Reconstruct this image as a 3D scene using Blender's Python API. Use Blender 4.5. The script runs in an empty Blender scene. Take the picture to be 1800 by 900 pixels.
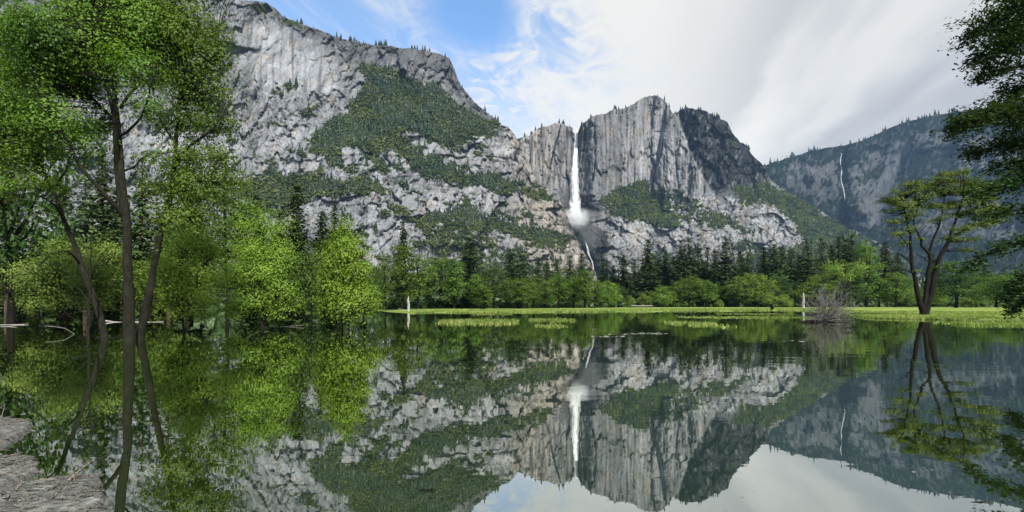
import bpy, math, random, time
import numpy as np
from mathutils import Vector
T0 = time.time()
random.seed(7)
SC = bpy.context.scene
COL = SC.collection
F = 900.0            # focal length in photograph pixels (1800 wide)
HZ = 535.0           # horizon row of the photograph
CAMH = 1.8
BLUE_R, BLUE_G, BLUE_B = 0.88, 1.30, 1.50   # a polarising filter deepens the open sky
HAZE = 0.000024      # density of the valley air per metre

# ------------------------------------------------------------------ camera
cam_d = bpy.data.cameras.new('camera')
cam = bpy.data.objects.new('camera', cam_d)
COL.objects.link(cam)
cam.location = (0, 0, CAMH)
cam.rotation_euler = (math.radians(90), 0, 0)
cam_d.sensor_width = 36.0
cam_d.lens = 18.0
cam_d.shift_y = (HZ - 450.0) / 1800.0
cam_d.clip_start = 0.1
cam_d.clip_end = 30000
SC.camera = cam

# ------------------------------------------------------------------ view, world, sun
SC.view_settings.view_transform = 'Standard'
SC.view_settings.look = 'None'
SC.view_settings.exposure = 0.95
SC.view_settings.gamma = 1.0
SC.cycles.max_bounces = 6
SC.cycles.diffuse_bounces = 2
SC.cycles.glossy_bounces = 2
SC.cycles.transmission_bounces = 3
SC.cycles.transparent_max_bounces = 12
SC.cycles.volume_bounces = 2
SC.cycles.use_denoising = True
SC.cycles.caustics_reflective = False
SC.cycles.caustics_refractive = False

SUN_AZ = math.radians(153)      # clockwise from the view direction: behind the camera, to the right
SUN_EL = math.radians(43)
sun_dir = Vector((math.sin(SUN_AZ) * math.cos(SUN_EL), math.cos(SUN_AZ) * math.cos(SUN_EL), math.sin(SUN_EL)))
sl = bpy.data.lights.new('sun', 'SUN')
sl.energy = 4.4
sl.angle = math.radians(2.5)
sl.color = (1.0, 0.95, 0.86)
so = bpy.data.objects.new('sun', sl)
so.rotation_euler = sun_dir.to_track_quat('Z', 'Y').to_euler()
so.location = (60, -100, 120)
COL.objects.link(so)


class NT:
    """small wrapper to write node trees"""
    def __init__(self, tree):
        self.t = tree
        tree.nodes.clear()

    def n(self, typ, **kw):
        nd = self.t.nodes.new(typ)
        ins = kw.pop('ins', {})
        for k, v in kw.items():
            setattr(nd, k, v)
        for k, v in ins.items():
            self.set(nd.inputs[k], v)
        return nd

    def set(self, sock, v):
        if isinstance(v, bpy.types.NodeSocket):
            self.t.links.new(v, sock)
        elif isinstance(v, bpy.types.Node):
            self.t.links.new(v.outputs[0], sock)
        else:
            if isinstance(v, (tuple, list)) and len(v) == 3 and sock.type == 'RGBA':
                v = (*v, 1.0)
            sock.default_value = v

    def m(self, op, a, b=0.0, c=None, clamp=False):
        nd = self.t.nodes.new('ShaderNodeMath')
        nd.operation = op
        nd.use_clamp = clamp
        self.set(nd.inputs[0], a)
        self.set(nd.inputs[1], b)
        if c is not None:
            self.set(nd.inputs[2], c)
        return nd.outputs[0]

    def rng(self, v, a, b, c=0.0, d=1.0, smooth=True):
        nd = self.t.nodes.new('ShaderNodeMapRange')
        nd.interpolation_type = 'SMOOTHSTEP' if smooth else 'LINEAR'
        self.set(nd.inputs[0], v)
        for i, x in enumerate((a, b, c, d)):
            self.set(nd.inputs[i + 1], x)
        return nd.outputs[0]

    def mix(self, f, a, b, blend='MIX'):
        nd = self.t.nodes.new('ShaderNodeMix')
        nd.data_type = 'RGBA'
        nd.blend_type = blend
        self.set(nd.inputs[0], f)
        self.set(nd.inputs[6], a)
        self.set(nd.inputs[7], b)
        return nd.outputs[2]

    def noise(self, vec, scale, detail=4, rough=0.55, dist=0.0, dims='3D'):
        nd = self.t.nodes.new('ShaderNodeTexNoise')
        nd.noise_dimensions = dims
        if vec is not None:
            self.set(nd.inputs['Vector'], vec)
        nd.inputs['Scale'].default_value = scale
        nd.inputs['Detail'].default_value = detail
        nd.inputs['Roughness'].default_value = rough
        nd.inputs['Distortion'].default_value = dist
        return nd.outputs[0]

    def comb(self, x, y, z):
        nd = self.t.nodes.new('ShaderNodeCombineXYZ')
        for i, v in enumerate((x, y, z)):
            self.set(nd.inputs[i], v)
        return nd.outputs[0]

    def sep(self, v):
        nd = self.t.nodes.new('ShaderNodeSeparateXYZ')
        self.set(nd.inputs[0], v)
        return nd.outputs[0], nd.outputs[1], nd.outputs[2]

    def attr(self, name):
        nd = self.t.nodes.new('ShaderNodeAttribute')
        nd.attribute_name = name
        return nd


world = bpy.data.worlds.new('World')
SC.world = world
world.use_nodes = True
w = NT(world.node_tree)
sky = w.n('ShaderNodeTexSky', sky_type='NISHITA', sun_disc=False)
sky.sun_elevation = SUN_EL
sky.sun_rotation = SUN_AZ
sky.altitude = 1200
sky.air_density = 1.0
sky.dust_density = 0.5
sky.ozone_density = 2.0
tc = w.n('ShaderNodeTexCoord')
dx, dy, dz = w.sep(tc.outputs['Generated'])
zc = w.m('MAXIMUM', dz, 0.04)
pxx = w.m('DIVIDE', dx, zc)
pyy = w.m('DIVIDE', dy, zc)
# long streaks drawn out along the wind, which blows away from the viewer
sx = w.m('SUBTRACT', pxx, w.m('MULTIPLY', pyy, 0.25))
warp = w.noise(w.comb(w.m('MULTIPLY', pxx, 0.8), w.m('MULTIPLY', pyy, 0.8), 0.7), 1.0, 3, 0.5)
sxw = w.m('ADD', sx, w.m('MULTIPLY', warp, 0.55))
wisp = w.noise(w.comb(w.m('MULTIPLY', sxw, 2.6), w.m('MULTIPLY', pyy, 0.75), 1.7), 1.0, 7, 0.62, 0.9)
mott = w.noise(w.comb(w.m('MULTIPLY', pxx, 5.5), w.m('MULTIPLY', pyy, 4.2), 8.1), 1.0, 6, 0.62, 1.6)
# thick cloud to the right, open sky to the left
body = w.rng(w.m('ADD', dx, w.m('ADD', w.m('MULTIPLY', w.m('SUBTRACT', wisp, 0.5), 0.55), w.m('MULTIPLY', w.m('SUBTRACT', mott, 0.5), 0.22))), -0.06, 0.26)
low = w.rng(w.m('ADD', dz, w.m('MULTIPLY', w.m('SUBTRACT', wisp, 0.5), 0.35)), 0.43, 0.21)
veil = w.m('MULTIPLY', w.rng(wisp, 0.40, 0.66), 0.70)
curd = w.m('MULTIPLY', w.rng(mott, 0.44, 0.66), w.m('MULTIPLY', w.rng(dx, -0.28, -0.02), 0.75))
inv = w.m('MULTIPLY', w.m('SUBTRACT', 1.0, body), w.m('SUBTRACT', 1.0, w.m('MULTIPLY', low, 0.93)))
inv = w.m('MULTIPLY', inv, w.m('MULTIPLY', w.m('SUBTRACT', 1.0, veil), w.m('SUBTRACT', 1.0, curd)))
hole = w.rng(w.m('ADD', w.m('POWER', w.m('MULTIPLY', w.m('ADD', dx, 0.07), 9.0), 2.0), w.m('POWER', w.m('MULTIPLY', w.m('SUBTRACT', dz, 0.495), 13.0), 2.0)), 0.1, 1.0, 1.0, 0.0)
inv = w.m('MULTIPLY', inv, 0.84)
inv = w.m('ADD', w.m('MULTIPLY', inv, w.m('SUBTRACT', 1.0, hole)), w.m('MULTIPLY', hole, 0.92))
shade = w.noise(w.comb(w.m('MULTIPLY', sxw, 1.5), w.m('MULTIPLY', pyy, 0.30), 15.1), 1.0, 4, 0.45, 0.5)
shade2 = w.noise(w.comb(w.m('MULTIPLY', sxw, 4.2), w.m('MULTIPLY', pyy, 0.8), 21.7), 1.0, 3, 0.5, 0.3)
shade = w.m('ADD', w.m('MULTIPLY', shade, 0.78), w.m('MULTIPLY', shade2, 0.22))
shade_f = w.m('MULTIPLY', w.m('ADD', w.rng(shade, 0.38, 0.62, -0.05, 0.9), w.rng(dx, 0.3, 0.6, 0.0, 0.30)), w.m('MULTIPLY', w.rng(dx, 0.20, 0.52, 0.10, 1.0), w.rng(dz, 0.16, 0.30, 0.45, 1.0)), clamp=True)
ccol = w.mix(shade_f, (4.85, 4.80, 4.62), (2.75, 2.83, 3.02))
blue = w.mix(1.0, sky.outputs[0], (BLUE_R, BLUE_G, BLUE_B), 'MULTIPLY')
skyc = w.mix(inv, ccol, blue)
bg = w.n('ShaderNodeBackground', ins={'Color': skyc, 'Strength': 0.1})
wo = w.n('ShaderNodeOutputWorld', ins={'Surface': bg.outputs[0]})


# ------------------------------------------------------------------ helpers
def P(px, py, Y):
    """world point that lies at depth Y behind photograph pixel (px, py)"""
    return np.array(((px - 900.0) / F * Y, Y, CAMH + (HZ - py) / F * Y))


_perm = {}
def perlin2(x, y, seed=0):
    if seed not in _perm:
        r = np.random.RandomState(seed + 11)
        p = np.arange(256); r.shuffle(p)
        a = r.rand(256) * 2 * np.pi
        _perm[seed] = (np.concatenate([p, p]), np.cos(a), np.sin(a))
    p, gx, gy = _perm[seed]
    xi = np.floor(x).astype(np.int64); yi = np.floor(y).astype(np.int64)
    xf = x - xi; yf = y - yi
    xi &= 255; yi &= 255
    u = xf * xf * xf * (xf * (xf * 6 - 15) + 10)
    v = yf * yf * yf * (yf * (yf * 6 - 15) + 10)
    def g(ix, iy, fx, fy):
        h = p[p[ix & 255] + (iy & 255)]
        return gx[h] * fx + gy[h] * fy
    a = g(xi, yi, xf, yf); b = g(xi + 1, yi, xf - 1, yf)
    c = g(xi, yi + 1, xf, yf - 1); d = g(xi + 1, yi + 1, xf - 1, yf - 1)
    return ((a + u * (b - a)) + v * ((c + u * (d - c)) - (a + u * (b - a)))) * 1.5


def fbm(x, y, oct=4, seed=0, gain=0.5, lac=2.03):
    s = 0; a = 1.0; t = 0
    for o in range(oct):
        s = s + a * perlin2(x, y, seed + o); t += a
        x = x * lac + 17.3; y = y * lac + 9.1; a *= gain
    return s / t


def ridged(x, y, oct=4, seed=0, gain=0.5, lac=2.03):
    s = 0; a = 1.0; t = 0
    for o in range(oct):
        s = s + a * (1 - 2 * np.abs(perlin2(x, y, seed + o))); t += a
        x = x * lac + 5.3; y = y * lac + 3.7; a *= gain
    return s / t


def worley(x, y, seed=0):
    """nearest jittered cell: two random numbers per cell, offset to the cell centre, distance to the cell edge"""
    r = np.random.RandomState(seed + 900)
    T = r.rand(64, 64, 4)
    xi = np.floor(x).astype(int); yi = np.floor(y).astype(int)
    d1 = np.full(x.shape, 9.0); d2 = np.full(x.shape, 9.0)
    A = np.zeros(x.shape); B = np.zeros(x.shape); OX = np.zeros(x.shape); OY = np.zeros(x.shape)
    for i in (-1, 0, 1):
        for j in (-1, 0, 1):
            c = T[(yi + j) & 63, (xi + i) & 63]
            ox = x - (xi + i + c[..., 0]); oy = y - (yi + j + c[..., 1])
            d = ox * ox + oy * oy
            n = d < d1
            d2 = np.where(n, d1, np.minimum(d2, d))
            A = np.where(n, c[..., 2], A); B = np.where(n, c[..., 3], B)
            OX = np.where(n, ox, OX); OY = np.where(n, oy, OY)
            d1 = np.where(n, d, d1)
    return A, B, OX, OY, np.sqrt(d2) - np.sqrt(d1)


def facets(px, py, sx, sy, shear, seed, warp=0.5):
    """blocky rock: planar tilted facets and the joints between them"""
    q1 = fbm(px / (sx * 1.3), py / (sy * 1.3), 4, seed + 1, 0.6); q2 = fbm(px / (sx * 1.3), py / (sy * 1.3), 4, seed + 7, 0.6)
    A, B, ox, oy, e = worley((px + shear * py) / sx + warp * q1, (py - 0.25 * px) / sy + warp * q2, seed)
    tilt = (A - 0.5) * 2 * ox + (B - 0.5) * 1.6 * oy + (A - 0.5) * 0.7
    return tilt, A, 1 - sstep(0.0, 0.13, e)


def sstep(a, b, x):
    t = np.clip((x - a) / (b - a), 0, 1)
    return t * t * (3 - 2 * t)


def inpoly(px, py, poly):
    inside = np.zeros(px.shape, bool)
    n = len(poly)
    for i in range(n):
        x1, y1 = poly[i]; x2, y2 = poly[(i + 1) % n]
        if y1 == y2:
            continue
        c = ((y1 > py) != (y2 > py)) & (px < (x2 - x1) * (py - y1) / (y2 - y1) + x1)
        inside ^= c
    return inside


def blur(a, n, axis):
    if n < 1:
        return a
    k = np.hanning(2 * n + 3)[1:-1]; k /= k.sum()
    pad = [(0, 0), (0, 0)]; pad[axis] = (n, n)
    b = np.pad(a, pad, mode='edge')
    return np.apply_along_axis(lambda r: np.convolve(r, k, mode='valid'), axis, b)


def np_mesh(name, verts, faces, smooth=False, attrs=None, mats=None, mat_idx=None):
    """verts Nx3, faces MxK array (K fixed) or list of such arrays"""
    me = bpy.data.meshes.new(name)
    verts = np.asarray(verts, dtype=np.float32)
    if not isinstance(faces, list):
        faces = [faces]
    faces = [np.asarray(f, dtype=np.int32) for f in faces if len(f)]
    loops = np.concatenate([f.ravel() for f in faces])
    tot = np.concatenate([np.full(len(f), f.shape[1], np.int32) for f in faces])
    start = np.concatenate([[0], np.cumsum(tot)[:-1]]).astype(np.int32)
    me.vertices.add(len(verts)); me.vertices.foreach_set('co', verts.ravel())
    me.loops.add(len(loops)); me.loops.foreach_set('vertex_index', loops)
    me.polygons.add(len(tot))
    me.polygons.foreach_set('loop_start', start)
    me.polygons.foreach_set('loop_total', tot)
    if mats:
        for m in mats:
            me.materials.append(m)
    if mat_idx is not None:
        me.polygons.foreach_set('material_index', np.asarray(mat_idx, np.int32))
    me.polygons.foreach_set('use_smooth', np.full(len(tot), smooth))
    for k, v in (attrs or {}).items():
        at = me.attributes.new(k, 'FLOAT', 'POINT')
        at.data.foreach_set('value', np.asarray(v, np.float32).ravel())
    me.update(calc_edges=True)
    me.validate()
    return me


def link(name, data, parent=None, loc=None, label=None, cat=None, group=None, kind=None):
    o = bpy.data.objects.new(name, data)
    COL.objects.link(o)
    if parent is not None:
        o.parent = parent
    if loc is not None:
        o.location = tuple(float(v) for v in loc)
    if label: o['label'] = label
    if cat: o['category'] = cat
    if group: o['group'] = group
    if kind: o['kind'] = kind
    return o


def tube(path, radii, seg=7, closed_tip=True, jitter=0.0, rng=None):
    """tapered tube along a path; returns verts, quads"""
    path = np.asarray(path, float); n = len(path)
    radii = np.asarray(radii, float)
    tan = np.gradient(path, axis=0)
    tan /= np.linalg.norm(tan, axis=1)[:, None] + 1e-9
    ref = np.array((0.31, 0.95, 0.05))
    V = []
    for i in range(n):
        t = tan[i]
        a = np.cross(t, ref); a /= np.linalg.norm(a) + 1e-9
        b = np.cross(t, a)
        ang = np.arange(seg) * 2 * np.pi / seg
        r = radii[i]
        rr = r * (1 + (jitter * (rng.rand(seg) - 0.5) if rng is not None else 0))
        V.append(path[i] + np.outer(np.cos(ang) * rr, a) + np.outer(np.sin(ang) * rr, b))
    V = np.concatenate(V)
    q = []
    for i in range(n - 1):
        for j in range(seg):
            k = (j + 1) % seg
            q.append((i * seg + j, i * seg + k, (i + 1) * seg + k, (i + 1) * seg + j))
    return V, np.array(q, np.int32)


def smooth_path(pts, sub=5):
    """Catmull-Rom through points (any dimension)"""
    pts = np.asarray(pts, float)
    if len(pts) < 3:
        t = np.linspace(0, 1, sub + 1)[:, None]
        return pts[0] * (1 - t) + pts[-1] * t
    p = np.vstack([2 * pts[0] - pts[1], pts, 2 * pts[-1] - pts[-2]])
    out = []
    for i in range(1, len(p) - 2):
        for s in range(sub):
            t = s / sub
            a, b, c, d = p[i - 1], p[i], p[i + 1], p[i + 2]
            out.append(0.5 * (2 * b + (c - a) * t + (2 * a - 5 * b + 4 * c - d) * t * t + (3 * b - a - 3 * c + d) * t ** 3))
    out.append(pts[-1])
    return np.array(out)


class Geo:
    """collects quads and triangles"""
    def __init__(self):
        self.v = []; self.q = []; self.t = []; self.n = 0

    def add(self, V, Q=None, T=None):
        if Q is not None and len(Q): self.q.append(np.asarray(Q) + self.n)
        if T is not None and len(T): self.t.append(np.asarray(T) + self.n)
        self.v.append(V); self.n += len(V)

    def mesh(self, name, mat, smooth=False, off=None):
        V = np.concatenate(self.v)
        if off is not None:
            V = V - np.asarray(off)
        fs = []
        if self.q: fs.append(np.concatenate(self.q))
        if self.t: fs.append(np.concatenate(self.t))
        return np_mesh(name, V, fs, smooth=smooth, mats=[mat])


def leaves(c, size, rng, up=0.7, out=None, outw=0.6, asp=0.62, hang=0.0):
    """rhombic leaf faces at centres c"""
    n = len(c)
    nr = rng.normal(size=(n, 3))
    nr /= np.linalg.norm(nr, axis=1)[:, None]
    nr *= 0.5
    nr[:, 2] = nr[:, 2] + up * 0.8
    if out is not None:
        nr = nr + out * outw
    nr /= np.linalg.norm(nr, axis=1)[:, None] + 1e-9
    t = rng.normal(size=(n, 3))
    t[:, 2] -= hang
    t -= nr * np.sum(t * nr, 1)[:, None]
    t /= np.linalg.norm(t, axis=1)[:, None] + 1e-9
    b = np.cross(nr, t)
    s = size * (0.65 + 0.7 * rng.rand(n))[:, None]
    V = np.empty((n, 4, 3))
    V[:, 0] = c - t * s * 0.5
    V[:, 1] = c + b * s * 0.5 * asp - nr * s * 0.06
    V[:, 2] = c + t * s * 0.5
    V[:, 3] = c - b * s * 0.5 * asp - nr * s * 0.06
    Q = np.arange(n * 4).reshape(n, 4)
    return V.reshape(-1, 3), Q


# ------------------------------------------------------------------ materials
def new_mat(name):
    m = bpy.data.materials.new(name)
    m.use_nodes = True
    return m, NT(m.node_tree)


def leaf_mat(name, c1, c2, c3=None, scale=0.35, transl=0.45, rough=0.5, fine=9.0):
    """c1..c2 vary from clump to clump, c3 sprinkled leaf by leaf"""
    m, n = new_mat(name)
    geo = n.n('ShaderNodeNewGeometry')
    oi = n.n('ShaderNodeObjectInfo')
    big = n.noise(geo.outputs['Position'], scale, 3, 0.6)
    col = n.mix(n.rng(big, 0.36, 0.64), c1, c2)
    fin = n.noise(geo.outputs['Position'], fine, 1, 0.5)
    if c3:
        col = n.mix(n.m('MULTIPLY', n.rng(fin, 0.55, 0.72), 0.7), col, c3)
    hs = n.n('ShaderNodeHueSaturation', ins={'Hue': n.m('ADD', 0.488, n.m('MULTIPLY', oi.outputs['Random'], 0.024)),
                                           'Value': n.m('ADD', 0.82, n.m('MULTIPLY', oi.outputs['Random'], 0.36)), 'Color': col})
    d = n.n('ShaderNodeBsdfDiffuse', ins={'Color': hs.outputs[0]})
    t = n.n('ShaderNodeBsdfTranslucent', ins={'Color': n.mix(1.0, hs.outputs[0], (1.25, 1.3, 0.55), 'MULTIPLY')})
    g = n.n('ShaderNodeBsdfGlossy', ins={'Color': (0.9, 0.95, 0.9, 1), 'Roughness': rough})
    mx = n.n('ShaderNodeMixShader', ins={0: transl, 1: d.outputs[0], 2: t.outputs[0]})
    mx2 = n.n('ShaderNodeMixShader', ins={0: 0.015, 1: mx.outputs[0], 2: g.outputs[0]})
    n.n('ShaderNodeOutputMaterial', ins={'Surface': mx2.outputs[0]})
    return m


def bark_mat(name, c1, c2, sc=6.0):
    m, n = new_mat(name)
    t = n.n('ShaderNodeTexCoord')
    x, y, z = n.sep(t.outputs['Object'])
    v = n.comb(n.m('MULTIPLY', x, 3.0), n.m('MULTIPLY', y, 3.0), n.m('MULTIPLY', z, 0.6))
    a = n.noise(v, sc, 5, 0.65, 0.6)
    b = n.noise(t.outputs['Object'], 0.9, 3, 0.6)
    col = n.mix(n.rng(a, 0.35, 0.65), c1, c2)
    col = n.mix(n.m('MULTIPLY', n.rng(b, 0.5, 0.7), 0.5), col, tuple(min(1, q * 1.45 + 0.002) for q in c2))
    bp = n.n('ShaderNodeBump', ins={'Height': a, 'Strength': 0.8, 'Distance': 0.05})
    p = n.n('ShaderNodeBsdfPrincipled', ins={'Base Color': col, 'Roughness': 0.9, 'Specular IOR Level': 0.12, 'Normal': bp.outputs[0]})
    n.n('ShaderNodeOutputMaterial', ins={'Surface': p.outputs[0]})
    return m


MB = {
    'cottonwood': bark_mat('cottonwood_bark', (0.006, 0.007, 0.004), (0.021, 0.022, 0.015)),
    'dark': bark_mat('dark_bark', (0.004, 0.0038, 0.0033), (0.013, 0.012, 0.010)),
    'grey': bark_mat('grey_dead_wood', (0.060, 0.058, 0.052), (0.17, 0.165, 0.15)),
    'bush': bark_mat('dry_grey_twigs', (0.085, 0.083, 0.076), (0.20, 0.197, 0.185)),
    'white': bark_mat('bleached_wood', (0.17, 0.165, 0.155), (0.38, 0.37, 0.35)),
    'pine': bark_mat('pine_bark', (0.035, 0.026, 0.019), (0.095, 0.074, 0.056)),
    'drift': bark_mat('weathered_driftwood', (0.10, 0.08, 0.062), (0.33, 0.28, 0.235), 14.0),
}
ML = {
    'cotton': leaf_mat('cottonwood_leaves', (0.045, 0.100, 0.011), (0.120, 0.210, 0.022), (0.150, 0.235, 0.035)),
    'bright': leaf_mat('bright_cottonwood_leaves', (0.11, 0.19, 0.018), (0.18, 0.265, 0.030), (0.20, 0.28, 0.04)),
    'yellow': leaf_mat('yellow_green_cottonwood_leaves', (0.125, 0.205, 0.018), (0.185, 0.28, 0.032), (0.21, 0.30, 0.05)),
    'mid': leaf_mat('soft_green_grove_leaves', (0.060, 0.125, 0.014), (0.11, 0.195, 0.024)),  # medium green foliage of the wide cottonwood
    'willow': leaf_mat('willow_leaves', (0.11, 0.185, 0.030), (0.19, 0.27, 0.055)),
    'elm': leaf_mat('elm_leaves', (0.048, 0.090, 0.013), (0.115, 0.165, 0.020), (0.15, 0.20, 0.03), scale=0.5),
    'dark': leaf_mat('dark_oak_leaves', (0.016, 0.038, 0.012), (0.040, 0.078, 0.022), transl=0.3),
    'olive': leaf_mat('olive_needles', (0.040, 0.050, 0.016), (0.075, 0.085, 0.035)),
    'pine': leaf_mat('pine_needles', (0.024, 0.048, 0.015), (0.056, 0.084, 0.027), scale=0.2, transl=0.15, fine=1.5),
    'far_oak': leaf_mat('grove_leaves', (0.058, 0.112, 0.016), (0.115, 0.185, 0.030), scale=0.15, fine=1.5),
    'far_light': leaf_mat('light_grove_leaves', (0.100, 0.165, 0.024), (0.165, 0.235, 0.045), scale=0.15, fine=1.5),
    'far_dark': leaf_mat('dark_grove_leaves', (0.030, 0.068, 0.014), (0.060, 0.105, 0.022), scale=0.15, fine=1.5),
    'scrub': leaf_mat('mountain_scrub_leaves', (0.028, 0.046, 0.011), (0.068, 0.084, 0.022), scale=0.012, transl=0.1, fine=0.15),
    'mfir': leaf_mat('mountain_fir_needles', (0.012, 0.026, 0.013), (0.026, 0.042, 0.018), scale=0.012, transl=0.1, fine=0.15),
}

# ------------------------------------------------------------------ mountains
def rock_mat(name, hazey=(1, 1, 1), veg1=(0.020, 0.034, 0.009), veg2=(0.050, 0.062, 0.017), grain=1.0):
    m, n = new_mat(name)
    geo = n.n('ShaderNodeNewGeometry')
    pos = geo.outputs['Position']
    tone = n.attr('tone').outputs['Fac']
    veg = n.attr('veg').outputs['Fac']
    warm = n.attr('warm').outputs['Fac']
    x, y, z = n.sep(pos)
    stv = n.comb(n.m('MULTIPLY', x, 0.09 * grain), n.m('MULTIPLY', y, 0.03 * grain), n.m('MULTIPLY', z, 0.016 * grain))
    st = n.noise(stv, 1.0, 5, 0.62, 0.8)
    fine = n.noise(pos, 0.11 * grain, 6, 0.65, 0.4)
    f = n.m('ADD', n.m('MULTIPLY', n.rng(st, 0.28, 0.72, 0.70, 1.25, False), 0.6), n.m('MULTIPLY', n.rng(fine, 0.28, 0.72, 0.65, 1.35, False), 0.4))
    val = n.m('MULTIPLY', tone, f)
    grey = n.mix(warm, (0.90, 0.97, 1.08), (1.10, 0.99, 0.85))
    col = n.mix(1.0, n.comb(val, val, val), grey, 'MULTIPLY')
    vn = n.noise(pos, 0.045 * grain, 5, 0.7)
    vcol = n.mix(n.rng(vn, 0.35, 0.65), veg1, veg2)
    vf = n.rng(n.m('ADD', veg, n.m('MULTIPLY', n.m('SUBTRACT', vn, 0.5), 0.5)), 0.40, 0.60)
    col = n.mix(vf, col, vcol)
    bp = n.n('ShaderNodeBump', ins={'Height': n.m('ADD', n.m('MULTIPLY', st, 0.6), fine), 'Strength': 0.9, 'Distance': 7.0 / grain})
    d = n.n('ShaderNodeBsdfDiffuse', ins={'Color': col, 'Roughness': 0.4, 'Normal': bp.outputs[0]})
    n.n('ShaderNodeOutputMaterial', ins={'Surface': d.outputs[0]})
    return m


def polymask(px, py, polys, warp, seed):
    wx = px + warp * (fbm(px / 40, py / 26, 5, seed, 0.62) * 2.6)
    wy = py + warp * (fbm(px / 40, py / 26, 5, seed + 5, 0.62) * 1.5)
    d = np.zeros(px.shape)
    for dens, poly in polys:
        d = np.maximum(d, dens * inpoly(wx, wy, poly))
    return d


def sheet(name, pxr, nrow, top, base, y0, polys, cliff, ledge, warp, seed, vegnoise, extra, tone_fn, mat, sky_rough, plateau, label):
    px1 = np.arange(pxr[0], pxr[1] + 0.01, pxr[2])
    tp = np.interp(px1, [p[0] for p in top], [p[1] for p in top])
    tp = tp + sky_rough * (fbm(px1 / 17, px1 * 0 + seed, 4, seed + 40) * 3.4 + fbm(px1 / 5, px1 * 0 + seed, 2, seed + 44) * 1.5)
    t = np.linspace(0, 1, nrow)[:, None]
    py = base + (tp[None, :] - base) * t
    px = np.broadcast_to(px1[None, :], py.shape).copy()
    dens = polymask(px, py, polys, warp, seed)
    dens_s = blur(blur(dens, 9, 0), 9, 1)
    veg = np.clip(dens_s + vegnoise(px, py), -0.3, 1.3)
    ds = blur(blur(dens, 8, 0), 14, 1)
    c = np.exp(np.log(cliff) * (1 - ds) + np.log(ledge) * ds)
    c = c * np.exp(0.55 * fbm(px / 55, py / 16, 3, seed + 9))
    k = (HZ - py) / F
    dl = np.zeros(py.shape)
    dl[1:] = (k[1:] - k[:-1]) / (0.5 * (c[1:] + c[:-1]))
    lnY = np.cumsum(dl, 0)
    lnY = blur(lnY, 14, 1)
    Y = np.interp(px1, [p[0] for p in y0], [p[1] for p in y0])[None, :] * np.exp(lnY)
    Y = Y * (1 + extra(px, py, veg))
    tone, warm = tone_fn(px, py, veg, Y)
    X = (px - 900) / F * Y
    Z = CAMH + k * Y
    # plateau running back from the rim so the mountain is a solid mass
    rows = []
    for i, s in enumerate((0.012, 0.05, 0.14, 0.35)):
        Yr = Y[-1] * (1 + s * plateau)
        rows.append((X[-1], Yr, Z[-1] - plateau * Y[-1] * s * (0.04 + 0.35 * s) * (1 + 0 * i)))
    X = np.vstack([X] + [r[0][None] for r in rows]); Y2 = np.vstack([Y] + [r[1][None] for r in rows]); Z = np.vstack([Z] + [r[2][None] for r in rows])
    R, Cn = X.shape
    def ext(a): return np.vstack([a] + [a[-1:]] * 4)
    V = np.stack([X, Y2, Z], -1).reshape(-1, 3)
    idx = np.arange(R * Cn).reshape(R, Cn)
    Q = np.stack([idx[:-1, :-1], idx[:-1, 1:], idx[1:, 1:], idx[1:, :-1]], -1).reshape(-1, 4)
    vege = ext(veg); vege[-4:] = 0.7
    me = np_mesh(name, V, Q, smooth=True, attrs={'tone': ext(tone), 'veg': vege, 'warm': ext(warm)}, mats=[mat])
    o = link(name, me, label=label, cat='mountain', kind='structure')
    return dict(px=px, py=py, Y=Y, veg=veg, dens=dens_s, obj=o, top=(px1, tp))


def cracks(px, py, sx, sy, seed, w=0.07, warp=0.8):
    a = px / sx; b = py / sy
    q = fbm(px / (sx * 3.1), py / (sy * 1.7), 3, seed + 3)
    n = perlin2(a + warp * q, b + warp * q, seed)
    return 1 - sstep(0.0, w, np.abs(n))


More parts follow.
